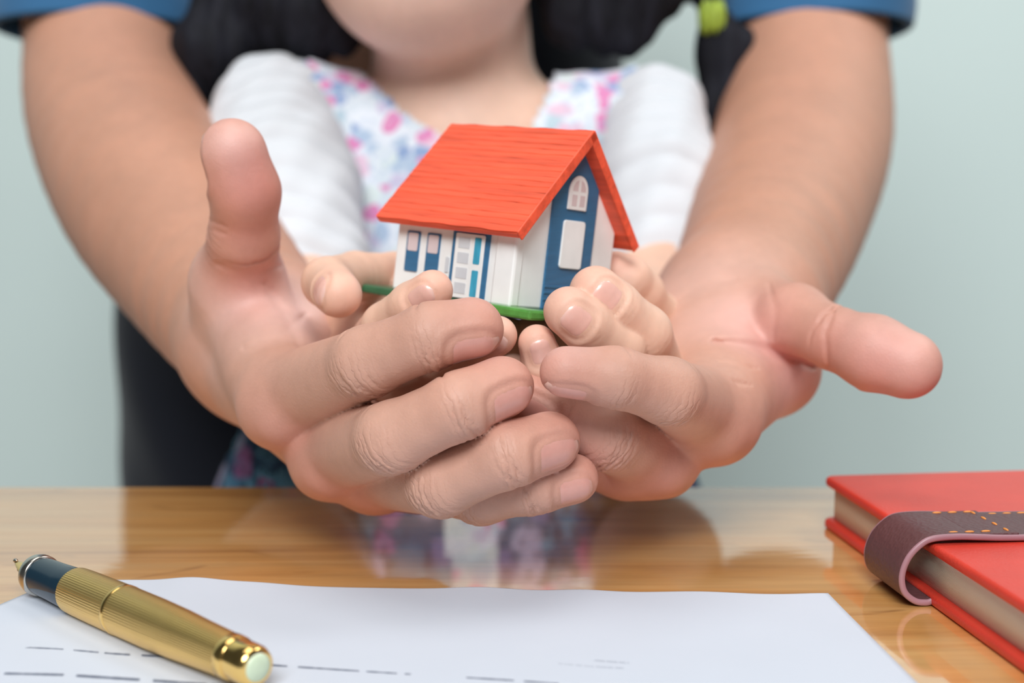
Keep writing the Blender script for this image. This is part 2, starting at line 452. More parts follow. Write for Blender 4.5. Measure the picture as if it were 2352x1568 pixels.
class Finger:
    """chain of joints (px, py, D, radius mm), base to tip centre, with dorsal direction n"""
    def __init__(s, J, n, nail=None, wr=1.8, k=3.0, pad=.0, mm=False, idx=None):
        s.p = [np.asarray(j[:3], float) if mm else P(*j[:3]) for j in J]; s.r = [j[3] for j in J]
        s.idx = idx; s.n = nrm(n); s.wr = wr; s.k = k; s.nail = nail
        a = nrm(s.p[-1] - s.p[-2]); s.a = a
        s.nn = nrm(s.n - a * (s.n @ a)); s.b = np.cross(a, s.nn)
        s.pad = pad
        s.cr = []
        rg = np.random.default_rng(int(abs(s.p[-1].sum()) * 10) % 9999)
        if wr > 0:
            for i in (idx or range(1, len(J) - 1)):
                ax = nrm(nrm(s.p[i + 1] - s.p[i]) + nrm(s.p[i] - s.p[i - 1]))
                nn = nrm(s.n - ax * (s.n @ ax)); R = s.r[i]
                big = (i == 1 and not idx)
                offs = [-.62, -.40, -.20, 0.0, .20, .40, .62] if big else [-.3, -.1, .1, .3]
                dp = [.16, .26, .42, .50, .42, .26, .16] if big else [.2, .42, .42, .2]
                for o, d in zip(offs, dp):
                    s.cr.append((s.p[i] + ax * (o * R + rg.normal() * .25), ax, nn, d * wr * (.8 + .4 * rg.random()), .34 + .12 * rg.random(), -(o) * .05 + rg.normal() * .012, R, 1, rg.random() * 6))
                s.cr.append((s.p[i], ax, -nn, .55 * wr, .55, .01, R, 2, 0))
    def __call__(s, p):
        d = None
        for i in range(len(s.p) - 1):
            x = seg(p, s.p[i], s.p[i + 1], s.r[i], s.r[i + 1])
            d = x if d is None else smin(d, x, s.k)
        if s.pad:
            c0 = s.p[-2] + .25 * (s.p[-1] - s.p[-2]) - s.nn * s.pad * s.r[-1]; c1 = s.p[-1] - s.nn * s.pad * s.r[-1] - s.a * .15 * s.r[-1]
            d = smin(d, seg(p, c0, c1, s.r[-1] * .82, s.r[-1] * .9), 4)
        near = np.abs(d) < 2.5
        if near.any() and (s.cr or s.nail):
            q = p[near].astype(np.float64); dd = np.zeros(len(q))
            for c, ax, nn, dep, w, cv, R, kind, ph in s.cr:
                v = q - c; m = (v * v).sum(1) < (R * 2.0) ** 2
                if not m.any(): continue
                v = v[m]; sx = v @ ax; bb = np.cross(ax, nn); lat = v @ bb; up = v @ nn
                ang = np.arctan2(lat, up); rad = np.hypot(lat, up)
                lim = 1.0 if kind == 1 else 1.15
                mk = np.exp(-(np.abs(ang) / lim) ** 4)
                sx = sx + cv * lat ** 2 + .18 * np.sin(lat * 1.3 + ph)
                g = np.exp(-(sx / w) ** 2) * mk
                br = .75 + .25 * np.sin(lat * .9 + ph * 2) if kind == 1 else 1
                dd[m] += dep * g * br
            if s.nail:
                hl, aw, off = s.nail
                v = q - (s.p[-1] + s.a * off); ax = v @ s.a; up = v @ s.nn; la = v @ s.b
                ang = np.arctan2(la, up)
                qq = (np.abs(ang / aw) ** 3 + np.abs(ax / hl) ** 3) ** (1 / 3)
                front = np.clip((ax / hl), -1, 1)
                ns = (s.r[-1] / 7.0) ** 1.6; dd += .42 * ns * np.exp(-((qq - 1.0) / .13) ** 2) * (up > -2)
                dd -= .24 * ns * np.exp(-((qq - 1.32) / .16) ** 2) * (up > -2) * (1 - .8 * np.clip(front, 0, 1))
                dd += .30 * ns * np.clip(1 - qq, 0, .3) / .3
            d = d.copy(); d[near] += dd.astype(d.dtype)
        return d
    def nail_obj(s, mat, parent):
        hl, aw, off = s.nail; r = s.r[-1]; NU, NV = 17, 21
        V = []; nv = []
        for j in range(NV):
            vv = -1 + 2 * j / (NV - 1)
            if vv < 0: ws = (1 - abs(vv * .97) ** 3.2) ** (1 / 2.6)
            else: ws = 1 - .16 * vv ** 2.5
            for i in range(NU):
                uu = -1 + 2 * i / (NU - 1); an = uu * aw * ws
                vloc = vv + .22 * (1 - uu * uu) * max(0, vv) * .5 - .0
                o = s.p[-1] + s.a * (off + vloc * hl * .98)
                dr = s.nn * math.cos(an) + s.b * math.sin(an)
                ts = np.linspace(0, r * 1.5, 60); dv = s(np.array([o + dr * t for t in ts]))
                ins = np.where(dv < 0)[0]; t = ts[ins[-1]] if len(ins) else 0
                if len(ins) and ins[-1] < 59:
                    k = ins[-1]; t = ts[k] + (ts[k + 1] - ts[k]) * dv[k] / (dv[k] - dv[k + 1])
                ref = r * (.955 - (.24 if vv > 0 else 0) * vv * vv)
                t2 = min(max(t + .06, ref), t + .7) if vv > -.6 else t + .06 + (vv + .6) * .7
                t2 = t2 + .06 * (1 - uu * uu) - .42 * abs(uu) ** 5 - .35 * max(0, -vv) ** 6 - .45 * max(0, vv) ** 8
                V.append(o + dr * t2); nv.append((vv + 1) / 2)
        F = [(j * NU + i, j * NU + i + 1, (j + 1) * NU + i + 1, (j + 1) * NU + i) for j in range(NV - 1) for i in range(NU - 1)]
        V = np.array(V)
        # make normals point out
        a, b, c = V[F[0][0]], V[F[0][1]], V[F[0][2]]
        if np.cross(b - a, c - a) @ s.nn < 0: F = [f[::-1] for f in F]
        o = mesh_obj('fingernail', V, F, mat, parent); attr(o, 'nv', nv)
        m = o.modifiers.new('thickness', 'SOLIDIFY'); m.thickness = .00045; m.offset = -1
        return o

def hand_fn(palm, fingers, k=6.0):
    def f(p):
        pd = palm(p); d = pd
        for fg, kk in fingers: d = np.minimum(d, smin(pd, fg(p), kk))
        return d
    return f
def grooved(fn, lines):
    L = [([np.array(q, float) for q in pl], dep, w, d0, d1) for pl, dep, w, d0, d1 in lines]
    def f(p):
        d = fn(p); near = np.abs(d) < 3
        if near.any():
            q = p[near].astype(float) - CAM; D = q @ FW
            xy = np.stack([1176 + FPX * q[:, 0] / D, 784 - FPX * (q @ UPV) / D], 1); dd = np.zeros(len(q))
            for pl, dep, w, d0, d1 in L:
                best = np.full(len(q), 1e9)
                n = len(pl) - 1
                for i in range(n):
                    ba = pl[i + 1] - pl[i]; t = np.clip((xy - pl[i]) @ ba / (ba @ ba), 0, 1)
                    e = np.linalg.norm(xy - pl[i] - t[:, None] * ba, axis=1) * D / FPX
                    tp = (i + t) / n; e = e + 0 * tp
                    best = np.minimum(best, e / np.clip(np.sin(np.pi * np.clip(tp, .06, .94)) ** .5, .3, 1))
                dd += dep * np.exp(-(best / w) ** 2) * ((D > d0) & (D < d1))
            d = d.copy(); d[near] += dd.astype(d.dtype)
        return d
    return f
def line_attr(V, hands):
    ws = np.zeros(len(V)); wm = np.zeros(len(V))
    for f in hands:
        for i in range(1, len(f.p) - 1):
            if f.idx and i not in f.idx: continue
            ax = nrm(nrm(f.p[i + 1] - f.p[i]) + nrm(f.p[i] - f.p[i - 1])); nn = nrm(f.n - ax * (f.n @ ax)); bb = np.cross(ax, nn); R = f.r[i]
            v = V - f.p[i]; m = (v * v).sum(1) < (2.2 * R) ** 2
            v = v[m]; s = v @ ax; la = v @ bb; up = v @ nn; ang = np.arctan2(la, up)
            k = (1.0 if i == 1 else .7) * np.exp(-(s / (R * (.7 if i == 1 else .38))) ** 2) * np.exp(-(np.abs(ang) / 1.25) ** 4) * (np.hypot(la, up) < R * 1.35)
            idx = np.where(m)[0]; b = k > wm[idx]
            ws[idx[b]] = (s + np.sign(s) * -.02 * la ** 2 * np.minimum(np.abs(s) / R, 1))[b]; wm[idx[b]] = k[b]
    return ws, wm
def red_attr(V, spots):
    r = np.zeros(len(V))
    for c, sg, w in spots: r = np.maximum(r, w * np.exp(-((V - c) ** 2).sum(1) / sg ** 2))
    return np.clip(r, 0, 1)

# ================================================================== the setting
bm = box_bm((-2600, 1500, -740), (2600, 1560, 1900)); wall = tag(bm_obj('wall_back', bm, M_WALL), kind='structure')
bm = box_bm((-2600, -900, -760), (2600, 1560, -740)); tag(bm_obj('floor', bm, M_FLOOR), kind='structure')

# ================================================================== table
TY = float(PZ(1176, 1116, 0)[1])
table = tag(empty('table', (0, 0, -.74)), 'varnished brown wooden table under the paper, pen and red notebook', 'table')
bm = box_bm((-750, -250, -32), (850, TY, 0)); bm_obj('tabletop', bm, M_WOOD, table, bevel=.002)
for x in (-700, 800):
    for y in (-200, TY - 50): bm_obj('leg', box_bm((x - 22, y - 22, -740), (x + 22, y + 22, -32)), M_WOOD, table, bevel=.003)

# ================================================================== miniature house
def house():
    a, b, c = -.71, -.117, .05
    Rz = Matrix.Rotation(a, 4, 'Z'); Rx = Matrix.Rotation(b, 4, 'X'); Ry = Matrix.Rotation(c, 4, 'Y')
    # measured at y = 385 mm, set a little deeper at the same bearing
    k = 1.035
    pos = CAM + (np.array([-3.435, 385.12, 70.836]) - CAM) * k
    T = Matrix.Translation(Vector(pos)) @ Rz @ Rx @ Ry @ Matrix.Scale(k, 4)
    root = empty('miniature_house', tuple(pos * .001))
    tag(root, 'miniature house with red roof and white and blue walls held in the hands', 'model house')
    lx, ly, ox, o, hr, he, hw = 21.2, 20.3, 4.1, 5.1, 47.1, 18.9, 19.5
    hp = hr - 4.0                                     # gable peak of the walls, under the roof
    slope = (hr - he) / (ly + o)
    def wall_top(y): return hr - slope * abs(y) - 2.6
    pent = [(-ly, 0), (ly, 0), (ly, wall_top(ly)), (0, wall_top(0)), (-ly, wall_top(ly))]
    Mg = Matrix(((0, 0, 1, 0), (1, 0, 0, 0), (0, 1, 0, 0), (0, 0, 0, 1)))     # (y,z) profile extruded along x
    bm = prism_bm(pent, T @ Mg, -lx, lx); bm_obj('walls', bm, M_WHITE, root, bevel=.0006)
    # corner column on the front
    bm = box_bm((lx - 6.6, -ly - .5, .0), (lx + .35, -ly + 3, wall_top(ly)), T); bm_obj('corner_column', bm, M_WHITE, root, bevel=.0007)
    # roof slabs with raised courses
    for sgn in (-1, 1):
        dy, dz = (ly + o), -(hr - he); L = math.hypot(dy, dz)
        # local: x along ridge, s down the slope, n outwards
        ex = Vector((1, 0, 0)); es = Vector((0, sgn * dy / L, dz / L)); en = Vector((0, sgn * -dz / L, dy / L))
        Mr = Matrix(((ex.x, es.x, en.x, 0), (ex.y, es.y, en.y, 0), (ex.z, es.z, en.z, hr), (0, 0, 0, 1)))
        bm = box_bm((-lx - ox, -.4 if sgn < 0 else 0, -2.3), (lx + ox, L, -.1), T @ Mr)
        slab = bm_obj('roof_slope', bm, M_ROOF, root, bevel=.0005)
        n = 19; rg = random.Random(3 + sgn)
        for i in range(n):
            s0 = L * i / n; s1 = L * (i + 1) / n
            bm = bmesh.new(); NXs = 22; rows = []
            for j, (s, h) in enumerate(((s0 - .1, .02), (s0 + .25, .07), (s1 - .25, .05 + .12 * rg.random()), (s1 + .02, .06))):
                rows.append([bm.verts.new((T @ Mr @ Vector((-lx - ox + .15 + (2 * (lx + ox) - .3) * q / NXs, s + .13 * math.sin(q * 1.1 + i * 1.7 + rg.random()) , h))) * .001) for q in range(NXs + 1)])
            for j in range(3):
                for q in range(NXs): bm.faces.new((rows[j][q], rows[j][q + 1], rows[j + 1][q + 1], rows[j + 1][q]))
            bmesh.ops.recalc_face_normals(bm, faces=bm.faces)
            bm_obj('roof_plank', bm, M_ROOF, slab)
        # verge board along the gable edge
        bm = box_bm((lx + ox - .1, 0, -2.5), (lx + ox + .55, L + .25, .35), T @ Mr); bm_obj('verge_board', bm, M_ROOF, slab, bevel=.0003)
    # gable front, x = lx : local (y,z)
    def G(d): return T @ Matrix(((0, 0, 1, lx + d), (1, 0, 0, 0), (0, 1, 0, 0), (0, 0, 0, 1)))
    bw = 9.4; yc = 1.0
    blue = [(yc - bw, 0), (yc + bw, 0), (yc + bw, min(wall_top(yc + bw), 33)), (0, wall_top(0) - .4), (yc - bw, wall_top(yc - bw))]
    gp = bm_obj('gable_panel', prism_bm(blue, G(0), -.2, .55), M_BLUE, root, bevel=.0003)
    for zz, hh in ((4.4, .35), (6.0, .35), (2.6, .3)):
        bm_obj('gable_board', prism_bm([(yc - bw + .2, zz - hh), (yc + bw - .2, zz - hh), (yc + bw - .2, zz + hh), (yc - bw + .2, zz + hh)], G(.5), 0, .22), M_BLUE, gp, bevel=.0002)
    def rrect(y0, y1, z0, z1, r=.6, n=4):
        out = []
        for cx, cz, a0 in ((y1 - r, z1 - r, 0), (y0 + r, z1 - r, 90), (y0 + r, z0 + r, 180), (y1 - r, z0 + r, 270)):
            for i in range(n + 1):
                t = math.radians(a0 + 90 * i / n); out.append((cx + r * math.cos(t), cz + r * math.sin(t)))
        return out
    bm_obj('gable_door', prism_bm(rrect(yc - 4.6, yc + 4.4, 11.0, 23.6, .9), G(.5), 0, .6), M_WHITE, root, bevel=.0002)
    # arched attic window
    z0, zs, hwid = 26.4, 31.2, 3.9
    arch = [(yc + hwid, z0), (yc + hwid, zs)] + [(yc + hwid * math.cos(t), zs + 4.2 * math.sin(t)) for t in np.linspace(.15, math.pi - .15, 14)] + [(yc - hwid, zs), (yc - hwid, z0)]
    win = bm_obj('attic_window', prism_bm(arch[::-1], G(.5), 0, .6), M_WHITE, root, bevel=.0002)
    for s in (-1, 1):
        lo_, hi_ = sorted((yc + s * .55, yc + s * 2.7))
        bm_obj('window_pane', prism_bm(rrect(lo_, hi_, z0 + 1.0, z0 + 3.9, .2), G(1.08), 0, .08), M_PINKP, win)
        n = 8; pts = [(yc + s * .55, z0 + 4.9), (yc + s * 2.7, z0 + 4.9), (yc + s * 2.6, zs + 1.2), (yc + s * 1.7, zs + 2.5), (yc + s * .55, zs + 3.0)]
        bm_obj('window_pane', prism_bm(pts if s > 0 else pts[::-1], G(1.08), 0, .08), M_PINKP, win)
    # long front, y = -ly : local (x,z), outwards = -y
    def Fm(d): return T @ Matrix(((1, 0, 0, 0), (0, 0, -1, -ly - d), (0, 1, 0, 0), (0, 0, 0, 1)))
    for x0 in (-17.2, -9.7):
        w = bm_obj('front_window', prism_bm(rrect(x0, x0 + 4.8, 5.4, 16.2, .4), Fm(0), 0, .28), M_BLUE, root)
        bm_obj('window_pane', prism_bm(rrect(x0 + .55, x0 + 4.25, 10.9, 15.7, .5), Fm(.26), 0, .15), M_PINKP, w)
    d = bm_obj('front_door', prism_bm(rrect(-.4, 12.6, .2, 18.6, .4), Fm(0), 0, .5), M_BLUE, root, bevel=.0002)
    leaf = bm_obj('door_leaf', prism_bm(rrect(1.1, 11.2, .4, 17.2, .5), Fm(.48), 0, .5), M_WHITE, d, bevel=.0002)
    for i in range(4): bm_obj('door_panel', prism_bm(rrect(2.4, 6.4, 1.6 + i * 3.9, 4.4 + i * 3.9, .2), Fm(.96), 0, .12), M_GREYP, d)
    for z in (1.2, 9.6): bm_obj('door_glass', prism_bm(rrect(8.0, 10.2, z, z + 6.8, .3), Fm(.96), 0, .12), M_CYAN, d)
    bm_obj('letter_box', prism_bm(rrect(-2.3, -1.1, 6.5, 10.5, .3), Fm(0), 0, .3), M_GREYP, root)
    bm = box_bm((-lx - 11.5, -ly - 1.6, -2.2), (lx + 8.5, ly + 6, .05), T); base = bm_obj('base', bm, M_GREEN, root, bevel=.0006)
    bm = box_bm((lx - 6.5, -ly - 2.3, -2.3), (lx + 8.8, -ly + 4, .3), T); bm_obj('base_patch', bm, M_GREEN2, base, bevel=.0007)
    return root, T
HOUSE, HT = house()

# ================================================================== paper
def paper():
    cl = PZ(120, 1338, 0); cr_ = PZ(1902, 1368, 0); fr = PZ(2104, 1568, 0)
    ex = cr_ - cl; Wd = np.linalg.norm(ex); ex /= Wd
    ed = nrm(fr - cr_)
    ey = ed; Lp = 280
    root = tag(empty('paper_sheet', tuple(cl * .001)), 'white printed sheet of paper under the gold pen', 'paper')
    n, m = 140, 90
    def zf(s, t):       # s 0..1 across, t mm from the back edge
        e = math.exp(-t / 22.0)
        def g(c, w, a): return a * math.exp(-((s - c) / w) ** 2)
        z = g(.10, .06, 1.0) + g(.185, .045, 1.7) + g(.26, .06, 1.0) - g(.47, .05, .0) + g(.56, .05, .7) + g(.69, .04, .5) + g(.84, .06, .5) + g(1.0, .05, .6)
        b = .35 * (math.sin(s * 7 + t * .03) * .5 + .5)
        return .12 + z * e + b * (1 - math.exp(-t / 30)) * .8
    V = []; F = []
    for j in range(m + 1):
        t = Lp * (j / m) ** 1.5
        for i in range(n + 1):
            s = i / n; p = cl + ex * (s * Wd - (1 - s) * min(.46 * t, 45)) + ey * t; p = p.copy(); p[2] = zf(s, t); V.append(p)
    for j in range(m):
        for i in range(n):
            q = j * (n + 1) + i; F.append((q, q + n + 1, q + n + 2, q + 1))
    o = mesh_obj('sheet', V, F, M_PAPER, root); md = o.modifiers.new('thickness', 'SOLIDIFY'); md.thickness = .0001; md.offset = -1
    inv = np.linalg.inv(np.array([[ex[0], ey[0]], [ex[1], ey[1]]]))
    def surf(x, y):
        st = inv @ np.array([x - cl[0], y - cl[1]]); return zf(st[0] / Wd, max(st[1], 0)) + .06
    def dashes(name, pl, wid, mat, rg, lo=(6, 16), gap=(1.2, 3.5)):
        pts = [PZ(x, y, .2) for x, y in pl]; ls = [0]
        for i in range(1, len(pts)): ls.append(ls[-1] + np.linalg.norm(pts[i] - pts[i - 1]))
        V = []; F = []; s = 0
        def at(s):
            for i in range(1, len(pts)):
                if s <= ls[i] or i == len(pts) - 1:
                    t = (s - ls[i - 1]) / (ls[i] - ls[i - 1]); return pts[i - 1] + t * (pts[i] - pts[i - 1])
        while s < ls[-1]:
            e = min(s + rg.uniform(*lo), ls[-1]); k = max(2, int((e - s) / 1.0) + 1); b0 = len(V)
            for i in range(k + 1):
                c = at(s + (e - s) * i / k); w = wid * (.7 + .5 * rg.random())
                for sd in (-1, 1):
                    q = c + sd * w * .5 * ey; V.append((q[0], q[1], surf(q[0], q[1])))
            for i in range(k): F.append((b0 + 2 * i, b0 + 2 * i + 1, b0 + 2 * i + 3, b0 + 2 * i + 2))
            s = e + rg.uniform(*gap)
        mesh_obj(name, V, F, mat, root, False)
    rg = random.Random(5)
    dashes('printed_line', [(28, 1487), (130, 1492), (260, 1503), (420, 1512), (640, 1528), (900, 1545), (1180, 1563), (1400, 1580)], .75, M_INK, rg)
    dashes('printed_line', [(10, 1548), (150, 1551), (330, 1562), (600, 1580)], 1.0, M_INK, rg)
    dashes('printed_text', [(1282, 1524), (1355, 1531), (1432, 1535)], .9, M_INK_PALE, rg, (1.0, 2.4), (.25, .6))
    dashes('printed_text', [(1365, 1517), (1445, 1523)], .9, M_INK_PALE, rg, (1.0, 2.4), (.25, .6))
    return root
paper()

# ================================================================== pen
def pen():
    A = PZ(88, 1316, 6.2); B = PZ(592, 1528, 6.4)
    A[2] = 5.9; B[2] = 6.0
    ax = B - A; L = np.linalg.norm(ax); ax /= L
    root = tag(empty('fountain_pen', tuple(np.array([*(A + B)[:2] / 2, 0]) * .001)), 'gold fountain pen with dark grip lying on the printed paper', 'pen')
    def prof(lst): return lst
    lathe('grip_ring', [(-1.2, 4.3), (-1.0, 4.9), (.2, 5.2), (2.0, 5.15), (2.4, 4.8)], A, ax, M_STEEL, root)
    lathe('grip', [(2.2, 4.7), (4, 4.75), (9, 4.85), (14, 5.05), (18.5, 5.25), (19.5, 5.2)], A, ax, M_GRIP, root)
    g = [(19.0, 5.2), (19.3, 5.65), (22, 5.75), (30, 5.85), (42, 5.9), (54, 5.85), (64, 5.6), (72, 5.2), (L - 12, 4.85), (L - 9.5, 4.7)]
    xs = np.array([q[0] for q in g]); rs = np.array([q[1] for q in g])
    tt = np.concatenate([[19.0, 19.3], np.linspace(20, xs[-1], 60)]); pr = [(t, float(np.interp(t, xs, rs))) for t in tt]
    o = lathe('barrel', pr, A, ax, M_GOLD_GRID, root, seg=72)
    attr(o, 'gt', np.repeat(tt, 72))
    an = np.arange(72) / 72 * 2 * math.pi; an = np.abs(an - math.pi)
    attr(o, 'ga', np.tile(an, len(tt)))
    rt = 40.0; lathe('barrel_band', [(rt, 5.85), (rt + .2, 6.0), (rt + 1.3, 6.0), (rt + 1.5, 5.85)], A, ax, M_GOLD, root)
    lathe('end_ring', [(L - 9.8, 4.65), (L - 9.4, 4.95), (L - 7.2, 4.8), (L - 6.8, 4.5)], A, ax, M_GOLD, root)
    lathe('end_cap', [(L - 7.0, 4.45), (L - 4, 4.5), (L - 1.5, 4.4), (L - .2, 3.9), (L + .1, 3.3)], A, ax, M_GOLD, root)
    lathe('end_button', [(L - .5, 3.2), (L + .2, 3.0), (L + .6, 2.2), (L + .75, .4)], A, ax, M_PEARL, root)
    # nib and feed
    u = nrm(np.cross([0, 0, 1], ax)); w = np.cross(ax, u)
    V = []; F = []
    prof_n = [(-1.0, 3.5), (-4, 3.2), (-7, 2.3), (-10, 1.2), (-12, .35)]
    for t, hw in prof_n:
        for i in range(7):
            s = -1 + i / 3; V.append(A + ax * t + u * (s * hw) + w * (1.7 - .9 * s * s * hw / 3.3 + t * .05))
    for j in range(len(prof_n) - 1):
        for i in range(6): F.append((j * 7 + i, j * 7 + i + 1, j * 7 + 8 + i, j * 7 + 7 + i))
    nb = mesh_obj('nib', V, F, M_GOLD, root); md = nb.modifiers.new('t', 'SOLIDIFY'); md.thickness = .0004
    lathe('nib_point', [(-12.7, .2), (-12.3, .55), (-11.6, .5), (-11.2, .2)], A + w * 1.1, ax, M_STEEL, nb, seg=12)
    lathe('feed', [(-10, .7), (-7, 1.3), (-1, 2.0), (0, 2.2)], A - w * .7, ax, M_NIB, root, seg=16)
    lathe('section_end', [(-1.1, 4.25), (-1.0, 2.0), (-.8, 1.5)], A, ax, M_NIB, root, seg=32)
pen()

# ================================================================== notebook
def notebook():
    H = 15.5
    c0 = PZ(1886, 1207, 0); c1 = PZ(2352, 1550, 0)
    ed = nrm(c1 - c0)                                   # along the fore edge towards the viewer's side
    er = nrm(np.array([-ed[1], ed[0], 0])); er = er if er[0] > 0 else -er
    er = nrm(er + ed * .02)
    root = tag(empty('notebook', tuple(c0 * .001)), 'red leather notebook closed with a dark brown strap', 'notebook')
    M = Matrix(((er[0], -ed[0], 0, c0[0]), (er[1], -ed[1], 0, c0[1]), (0, 0, 1, 0), (0, 0, 0, 1)))   # local x right, y away (0 back .. -L front)
    Wn, Ln = 145, 208
    def slab(name, x0, x1, y0, y1, z0, z1, r, mat, bev, par=root):
        out = []
        for cx, cy, a0 in ((x1 - r, y1 - r, 0), (x0 + r, y1 - r, 90), (x0 + r, y0 + r, 180), (x1 - r, y0 + r, 270)):
            for i in range(7):
                t = math.radians(a0 + 15 * i); out.append((cx + r * math.cos(t), cy + r * math.sin(t)))
        return bm_obj(name, prism_bm(out, M, z0, z1), mat, par, True, bev, 4)
    slab('back_cover', 0, Wn, -Ln, 0, .05, 2.9, 3.5, M_RED_LEATHER, .0011)
    slab('pages', 2.6, Wn - 6, -Ln + 2.6, -2.6, 2.8, 12.9, 1.0, M_PAGES, 0)
    tc = slab('front_cover', 0, Wn, -Ln, 0, 12.7, H, 3.5, M_RED_LEATHER, .0011)
    slab('spine', Wn - 2.6, Wn + 1.4, -Ln, 0, .4, H - .4, 1.0, M_RED_LEATHER, .0011)
    # stitches round the front cover edge
    # strap : loop in local x-z, spans ya..yb
    def loc(px, py, z):
        q = PZ(px, py, z) - c0; return (q @ er, -(q @ ed))
    yb = loc(2200, 1184, H + 1)[1]; ya = loc(2200, 1240, H + 1)[1]
    path = [(140, H + .9), (70, H + .9), (40, H + 1.0), (20, H + 1.2), (12, H + 1.6), (6, H + 1.9), (0, H + 1.6), (-3.2, H + .1), (-6.2, H - 3.2), (-7.6, H - 7.6), (-6.8, H - 11.6), (-4.0, H - 14.0), (-1.2, H - 14.5), (.2, H - 14.2)]
    # resample smoothly
    pts = np.array(path); 
    def cat(p0, p1, p2, p3, t): return .5 * ((2 * p1) + (-p0 + p2) * t + (2 * p0 - 5 * p1 + 4 * p2 - p3) * t * t + (-p0 + 3 * p1 - 3 * p2 + p3) * t ** 3)
    sm = []
    for i in range(len(pts) - 1):
        p0 = pts[max(i - 1, 0)]; p3 = pts[min(i + 2, len(pts) - 1)]
        for t in np.linspace(0, 1, 7)[:-1]: sm.append(cat(p0, pts[i], pts[i + 1], p3, t))
    sm.append(pts[-1]); sm = np.array(sm); th = 1.5
    tg = np.gradient(sm, axis=0); tg /= np.linalg.norm(tg, axis=1)[:, None]; no = np.c_[tg[:, 1], -tg[:, 0]]
    if no[0][1] < 0: no = -no
    # outward = up on top, left at the loop
    def sweep(name, y0, y1, inner, outer, mat, par, ny=8, bev=0):
        V = []; F = []
        n = len(sm)
        for i in range(n):
            for off, ys in ((outer, np.linspace(y0, y1, ny)), (inner, np.linspace(y1, y0, ny))):
                for y in ys: V.append(np.array(M @ Vector((sm[i][0] + no[i][0] * off, y, sm[i][1] + no[i][1] * off))))
        k = 2 * ny
        for i in range(n - 1):
            for j in range(k): F.append((i * k + j, i * k + (j + 1) % k, (i + 1) * k + (j + 1) % k, (i + 1) * k + j))
        F.append(tuple(range(k))); F.append(tuple((n - 1) * k + j for j in range(k))[::-1])
        o = mesh_obj(name, V, F, mat, par); m = o.modifiers.new('b', 'BEVEL'); m.width = .0003; m.segments = 2; m.limit_method = 'ANGLE'
        return o
    st = sweep('strap', ya, yb, -th * .5, th * .5, M_BROWN_LEATHER, root)
    # painted edge bead along both cut edges
    for y in (ya, yb):
        V = []; F = []; k = 10
        for i in range(len(sm)):
            for j in range(k):
                a = 2 * math.pi * j / k
                V.append(np.array(M @ Vector((sm[i][0] + no[i][0] * .82 * math.sin(a), y + .55 * math.cos(a), sm[i][1] + no[i][1] * .82 * math.sin(a)))))
        for i in range(len(sm) - 1):
            for j in range(k): F.append((i * k + j, i * k + (j + 1) % k, (i + 1) * k + (j + 1) % k, (i + 1) * k + j))
        mesh_obj('strap_edge', V, F, M_STRAP_EDGE, st)
    # folded strap end on top with a slanted tip, stitched
    x_tip = loc(2345, 1236, H + 2)[0]; x_b = loc(2250, 1186, H + 2)[0]
    poly = [(10, ya + .1), (x_tip, ya + .1), (x_tip - 1.0, ya + 3.0), (x_b, yb - .1), (10, yb - .1)]
    bm_obj('strap_flap', prism_bm(poly, M, H + 1.5, H + 2.5), M_BROWN_LEATHER, st, False, .0004, 3)
    stl = []
    for i in range(14): stl.append((x_tip + 3 + i * 4.0, yb - 1.6, H + 1.75, 0)); stl.append((x_tip + 3 + i * 4.0, ya + 1.6, H + 1.75, 0))
    for i in range(3): stl.append((x_b - 3 - i * 4.2, yb - 1.8, H + 2.55, 0)); stl.append((x_tip - 8 - i * 4.2, ya + 1.8, H + 2.55, 0))
    for i in range(4):
        t = (i + .5) / 4; stl.append((x_b + (x_tip - x_b) * t - 2.2, yb + (ya - yb) * t, H + 2.55, -1))
    dv = Vector((x_tip - x_b, ya - yb, 0)).normalized()
    me0 = None
    for x, y, z, kd in stl:
        d = Vector((1, 0, 0)) if kd == 0 else dv; e = Vector((-d.y, d.x, 0))
        bm = bmesh.new(); bmesh.ops.create_uvsphere(bm, u_segments=8, v_segments=5, radius=1)
        for v in bm.verts:
            q = Vector((x, y, z)) + d * v.co.x * 1.35 + e * v.co.y * .42 + Vector((0, 0, v.co.z * .3)); v.co = (M @ q) * .001
        bm_obj('stitch', bm, M_THREAD, st, True)
notebook()

# ================================================================== people
I3 = np.eye(3)
def pt(*a): return np.array(a, float)
def chain(J, mm=False):
    q = [(np.asarray(j[:3], float) if mm else P(*j[:3]), j[3]) for j in J]
    return [S4(q[i][0], q[i + 1][0], q[i][1], q[i + 1][1]) for i in range(len(q) - 1)]
def depth(V): return (V - CAM) @ FW
def smooth_chain(J, n=6):
    q = np.array([list(P(*j[:3])) + [j[3]] for j in J]); out = []
    for i in range(len(q) - 1):
        p0 = q[max(i - 1, 0)]; p1 = q[i]; p2 = q[i + 1]; p3 = q[min(i + 2, len(q) - 1)]
        for t in np.linspace(0, 1, n, endpoint=False):
            out.append(.5 * (2 * p1 + (p2 - p0) * t + (2 * p0 - 5 * p1 + 4 * p2 - p3) * t * t + (3 * p1 - p0 - 3 * p2 + p3) * t ** 3))
    out.append(q[-1])
    return [S4(out[i][:3], out[i + 1][:3], out[i][3], out[i + 1][3]) for i in range(len(out) - 1)]
def tuck(parts, i, lim, fn):
    V, F = parts[i]; V = V.copy(); m = depth(V) < lim; q = V[m]
    g = np.stack([fn(q + d) - fn(q - d) for d in np.eye(3) * .3], 1); g /= np.linalg.norm(g, axis=1)[:, None]
    V[m] = q - g * (.5 * np.clip((lim - depth(q)) / 6, 0, 1))[:, None]; parts[i] = (V, F)

